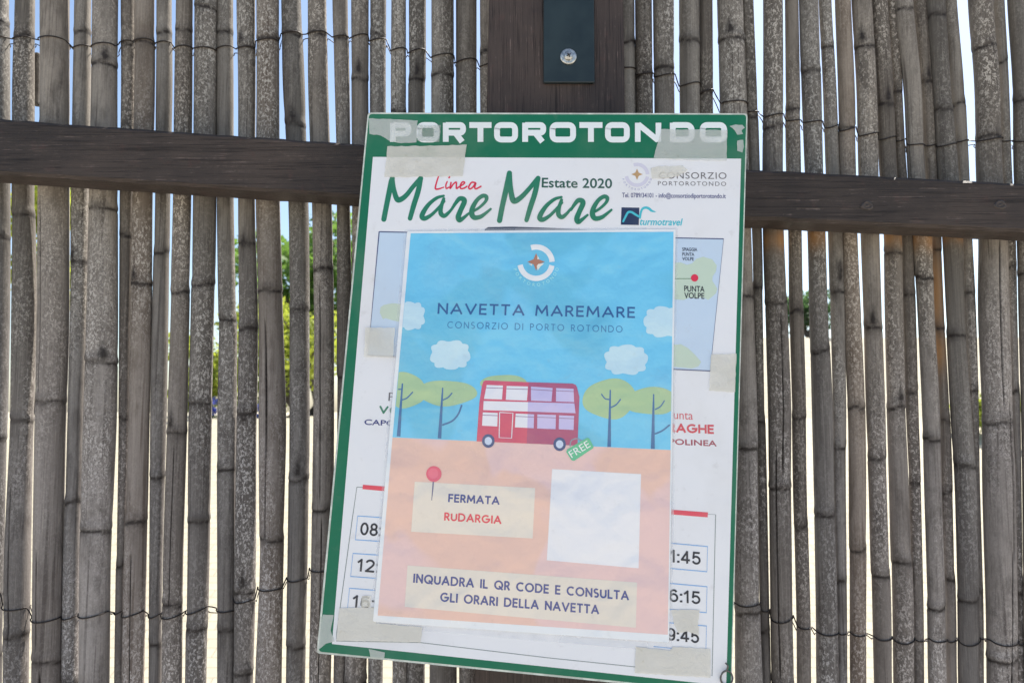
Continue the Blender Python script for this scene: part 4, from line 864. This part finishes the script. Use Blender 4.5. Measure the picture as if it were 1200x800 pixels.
rot_text('FREE', 670.2, 536.4, math.atan2(13.2, 21.5), 9, 26, pm('tag_white', (222, 232, 228), **G), 'tag_lettering', poster, PO+6.2*LV)
# logo, headings
emblem(628.2, 307.8, 1.0, PO+2*LV, pm('emblem_white', (222, 222, 232), **G), pm('emblem_tan', (166, 112, 84), **G), pm('emblem_cream', (224, 214, 200), **G), pm('emblem_letter', (160, 218, 238), **G), poster, 'white broken ring emblem with a tan star')
PN = pm('poster_navy', (38, 82, 134), **G); PN2 = pm('poster_blue', (52, 112, 160), **G); PI = pm('poster_indigo', (58, 68, 128), **G); PRD = pm('poster_red', (206, 66, 80), **G)
glyphs('NAVETTA MAREMARE', 512.6, 367.8, 744.2, 372.6, 13, 0.165, PN, 'heading_lettering', poster, PO+2*LV, gap=0.34, label='navy heading reading NAVETTA MAREMARE')
glyphs('CONSORZIO DI PORTO ROTONDO', 524, 384.4, 729.5, 389.6, 8, 0.115, PN2, 'subheading_lettering', poster, PO+2*LV, gap=0.62, label='thin blue line reading CONSORZIO DI PORTO ROTONDO')
PA = pm('panel_cream', (214, 204, 190), second=disp(210, 201, 188), **G)
fill([(486, 564), (627.2, 571.5), (624.2, 630.5), (481.8, 622.6)], PO+2*LV, PA, 'stop_panel', poster)
strokes([([(508, 562), (507, 574), (505.8, 586)], [1.8, 1.5, .8], False)], PO+3*LV, pm('needle', (110, 106, 130), **G), 'pin_needle', poster)
fill(ellipse(508.4, 555, 9, 9.2), PO+3.5*LV, pm('pin_red', (214, 84, 108), **G), 'pin_head', poster); fill(ellipse(507.6, 554.4, 6, 6.2), PO+4*LV, pm('pin_red_light', (220, 100, 122), **G), 'pin_highlight', poster)
glyphs('FERMATA', 525, 588, 585.2, 591.2, 9.8, 0.2, PI, 'stop_lettering', poster, PO+3*LV, gap=0.26, label='navy lettering reading FERMATA')
glyphs('RUDARGIA', 520.2, 609.6, 587.4, 613.8, 9.8, 0.2, PRD, 'stop_lettering', poster, PO+3*LV, gap=0.26, label='red lettering reading RUDARGIA')
fill([(647, 549.2), (751.2, 555.2), (748.4, 665.4), (640.8, 656)], PO+2*LV, pm('code_white', (216, 216, 228), **G), 'code_panel', poster, 'plain white square on the sand')
fill([(477.6, 662), (746.6, 682), (745.2, 735), (474.2, 710.6)], PO+2*LV, PA, 'notice_panel', poster)
glyphs('INQUADRA IL QR CODE E CONSULTA', 484, 682.4, 737, 703, 11, 0.19, PI, 'notice_lettering', poster, PO+3*LV, gap=0.3, label='navy line reading INQUADRA IL QR CODE E CONSULTA')
glyphs('GLI ORARI DELLA NAVETTA', 515.5, 704.4, 702, 719.4, 11, 0.19, PI, 'notice_lettering', poster, PO+3*LV, gap=0.3, label='navy line reading GLI ORARI DELLA NAVETTA')

# ------------------------------------------------------------------ strips of old sticky tape
T1 = tape_material('frosted_tape', (.82, .84, .79), .46, .62); T2 = tape_material('yellowed_tape', (.85, .82, .72), .55, .78); T3 = tape_material('crumpled_tape', (.80, .77, .69), .74, .92)
def tape(pts, off, mat, label):
    # jagged ends and a soft wave, as a thin film
    out = []
    for i in range(len(pts)):
        p, q = np.array(pts[i], float), np.array(pts[(i+1) % len(pts)], float); n = max(2, int(np.linalg.norm(q-p)/4))
        for k in range(n):
            e = random.uniform(-.45, .45) if 0 < k else 0; t = q-p; nn = np.array([-t[1], t[0]])/(np.linalg.norm(t)+1e-6); out.append(p+t*k/n+nn*e)
    n = len(out); c = np.mean(out, 0)
    v = [S(x, y, off) for x, y in out]; f = [list(range(n))[::-1]]
    o = (mesh_obj('tape_or_scuff', v, f, mat, None, False, origin=S(c[0], c[1], off))); fix_dir(o); tag(o, label, 'tape', 'strips of old sticky tape and board scuffs'); return o
TO = .0011; TP = PO+.0014
tape([(432,139),(466,140),(489.5,141.5),(488,167),(470,168),(456,165),(446,159),(433,157)], TO, T1, 'frosted torn tape over the first letter of the green header')
tape([(490,146),(503,147),(517,146.5),(514.5,166.5),(502,166),(489,165)], TO+.0002, tape_material('clear_tape', (.62, .66, .6), .3, .45), 'small clear tape scrap over the second letter of the header')
tape([(454,171.5),(500,171),(547,169.5),(542,206.5),(450.5,207.5)], TO, T2, 'wide yellowed tape strip above the green brush title')
tape([(775,151.5),(852.5,152.5),(851.5,188.5),(808,188),(766,185)], TO, T1, 'wide frosted tape across the last letters of the header')
tape([(762.5,197),(772,194.5),(800,193.8),(806,199),(796,206),(782,209),(764,209.5)], TO, T2, 'glossy yellow tape remnant beside the small round emblem')
tape([(428,383.5),(463,384),(460.5,418.5),(426.5,418)], TP, T2, 'square tape patch holding the left edge of the poster')
tape([(833.5,415),(863,414),(861.5,459),(831,457.5)], TO+.0004, T2, 'pale tape patch folded over the right edge of the board')
tape([(397.5,712),(439,711),(440.5,729.5),(495,734.5),(492.5,752.2),(394,750)], TO, T3, 'long crumpled tape under the lower left corner of the poster')
tape([(424,698),(434.5,697.5),(434,711),(423,711)], TO+.0003, T2, 'tiny tape scrap over the third departure time at left')
tape([(378.5,719.5),(391,720),(387.5,738),(392,751),(382,753.5),(372.5,761),(374.5,740)], TO-.0002, T1, 'greyish tape wrapped on the lower left corner of the board')
tape([(432,760),(451,764),(450,771.5),(434,769)], TO-.0002, T1, 'small tape piece on the bottom green border')
tape([(745,757),(785,762),(789,757),(832.5,760),(832.5,793.5),(744,788)], TO, T3, 'wide pale tape below the lower right corner of the poster')
tape([(786.5,714),(803,714),(820,714.5),(818,728),(819,744),(806,739),(795,741),(790,731)], TO, T3, 'wrinkled square tape scrap above the last departure time')
tape([(855,148),(862,146),(870,146.5),(873,150),(869,153),(871,157),(864,158),(861,153)], TO-.0002, T1, 'upper whitish scuff at the top right corner of the board')  # this and the next: scuffs of the board, added as thin film pieces
tape([(864,165),(871,164),(872,172),(870,179),(864,177)], TO-.0002, T1, 'lower whitish scuff at the top right corner of the board')
# loop of wire through the lower right corner
b = MB(); b.add(*tube([S(851.5+7*math.cos(t), 794+8.5*math.sin(t), .0025+.0012*math.sin(t*2)) for t in np.linspace(-.4, 7.2, 40)], .0009, 6))
b.add(*tube(catmull([S(851, 786, .003), S(853, 780, .004), S(850, 776, .003)], 6), .0008, 6))
tag(b.build('wire_loop', simple('dull_wire', (.16, .15, .14), .5, .6, 300), None, True, origin=S(851, 794, .002)), 'small grey wire loop through the lower right corner of the board', 'wire')
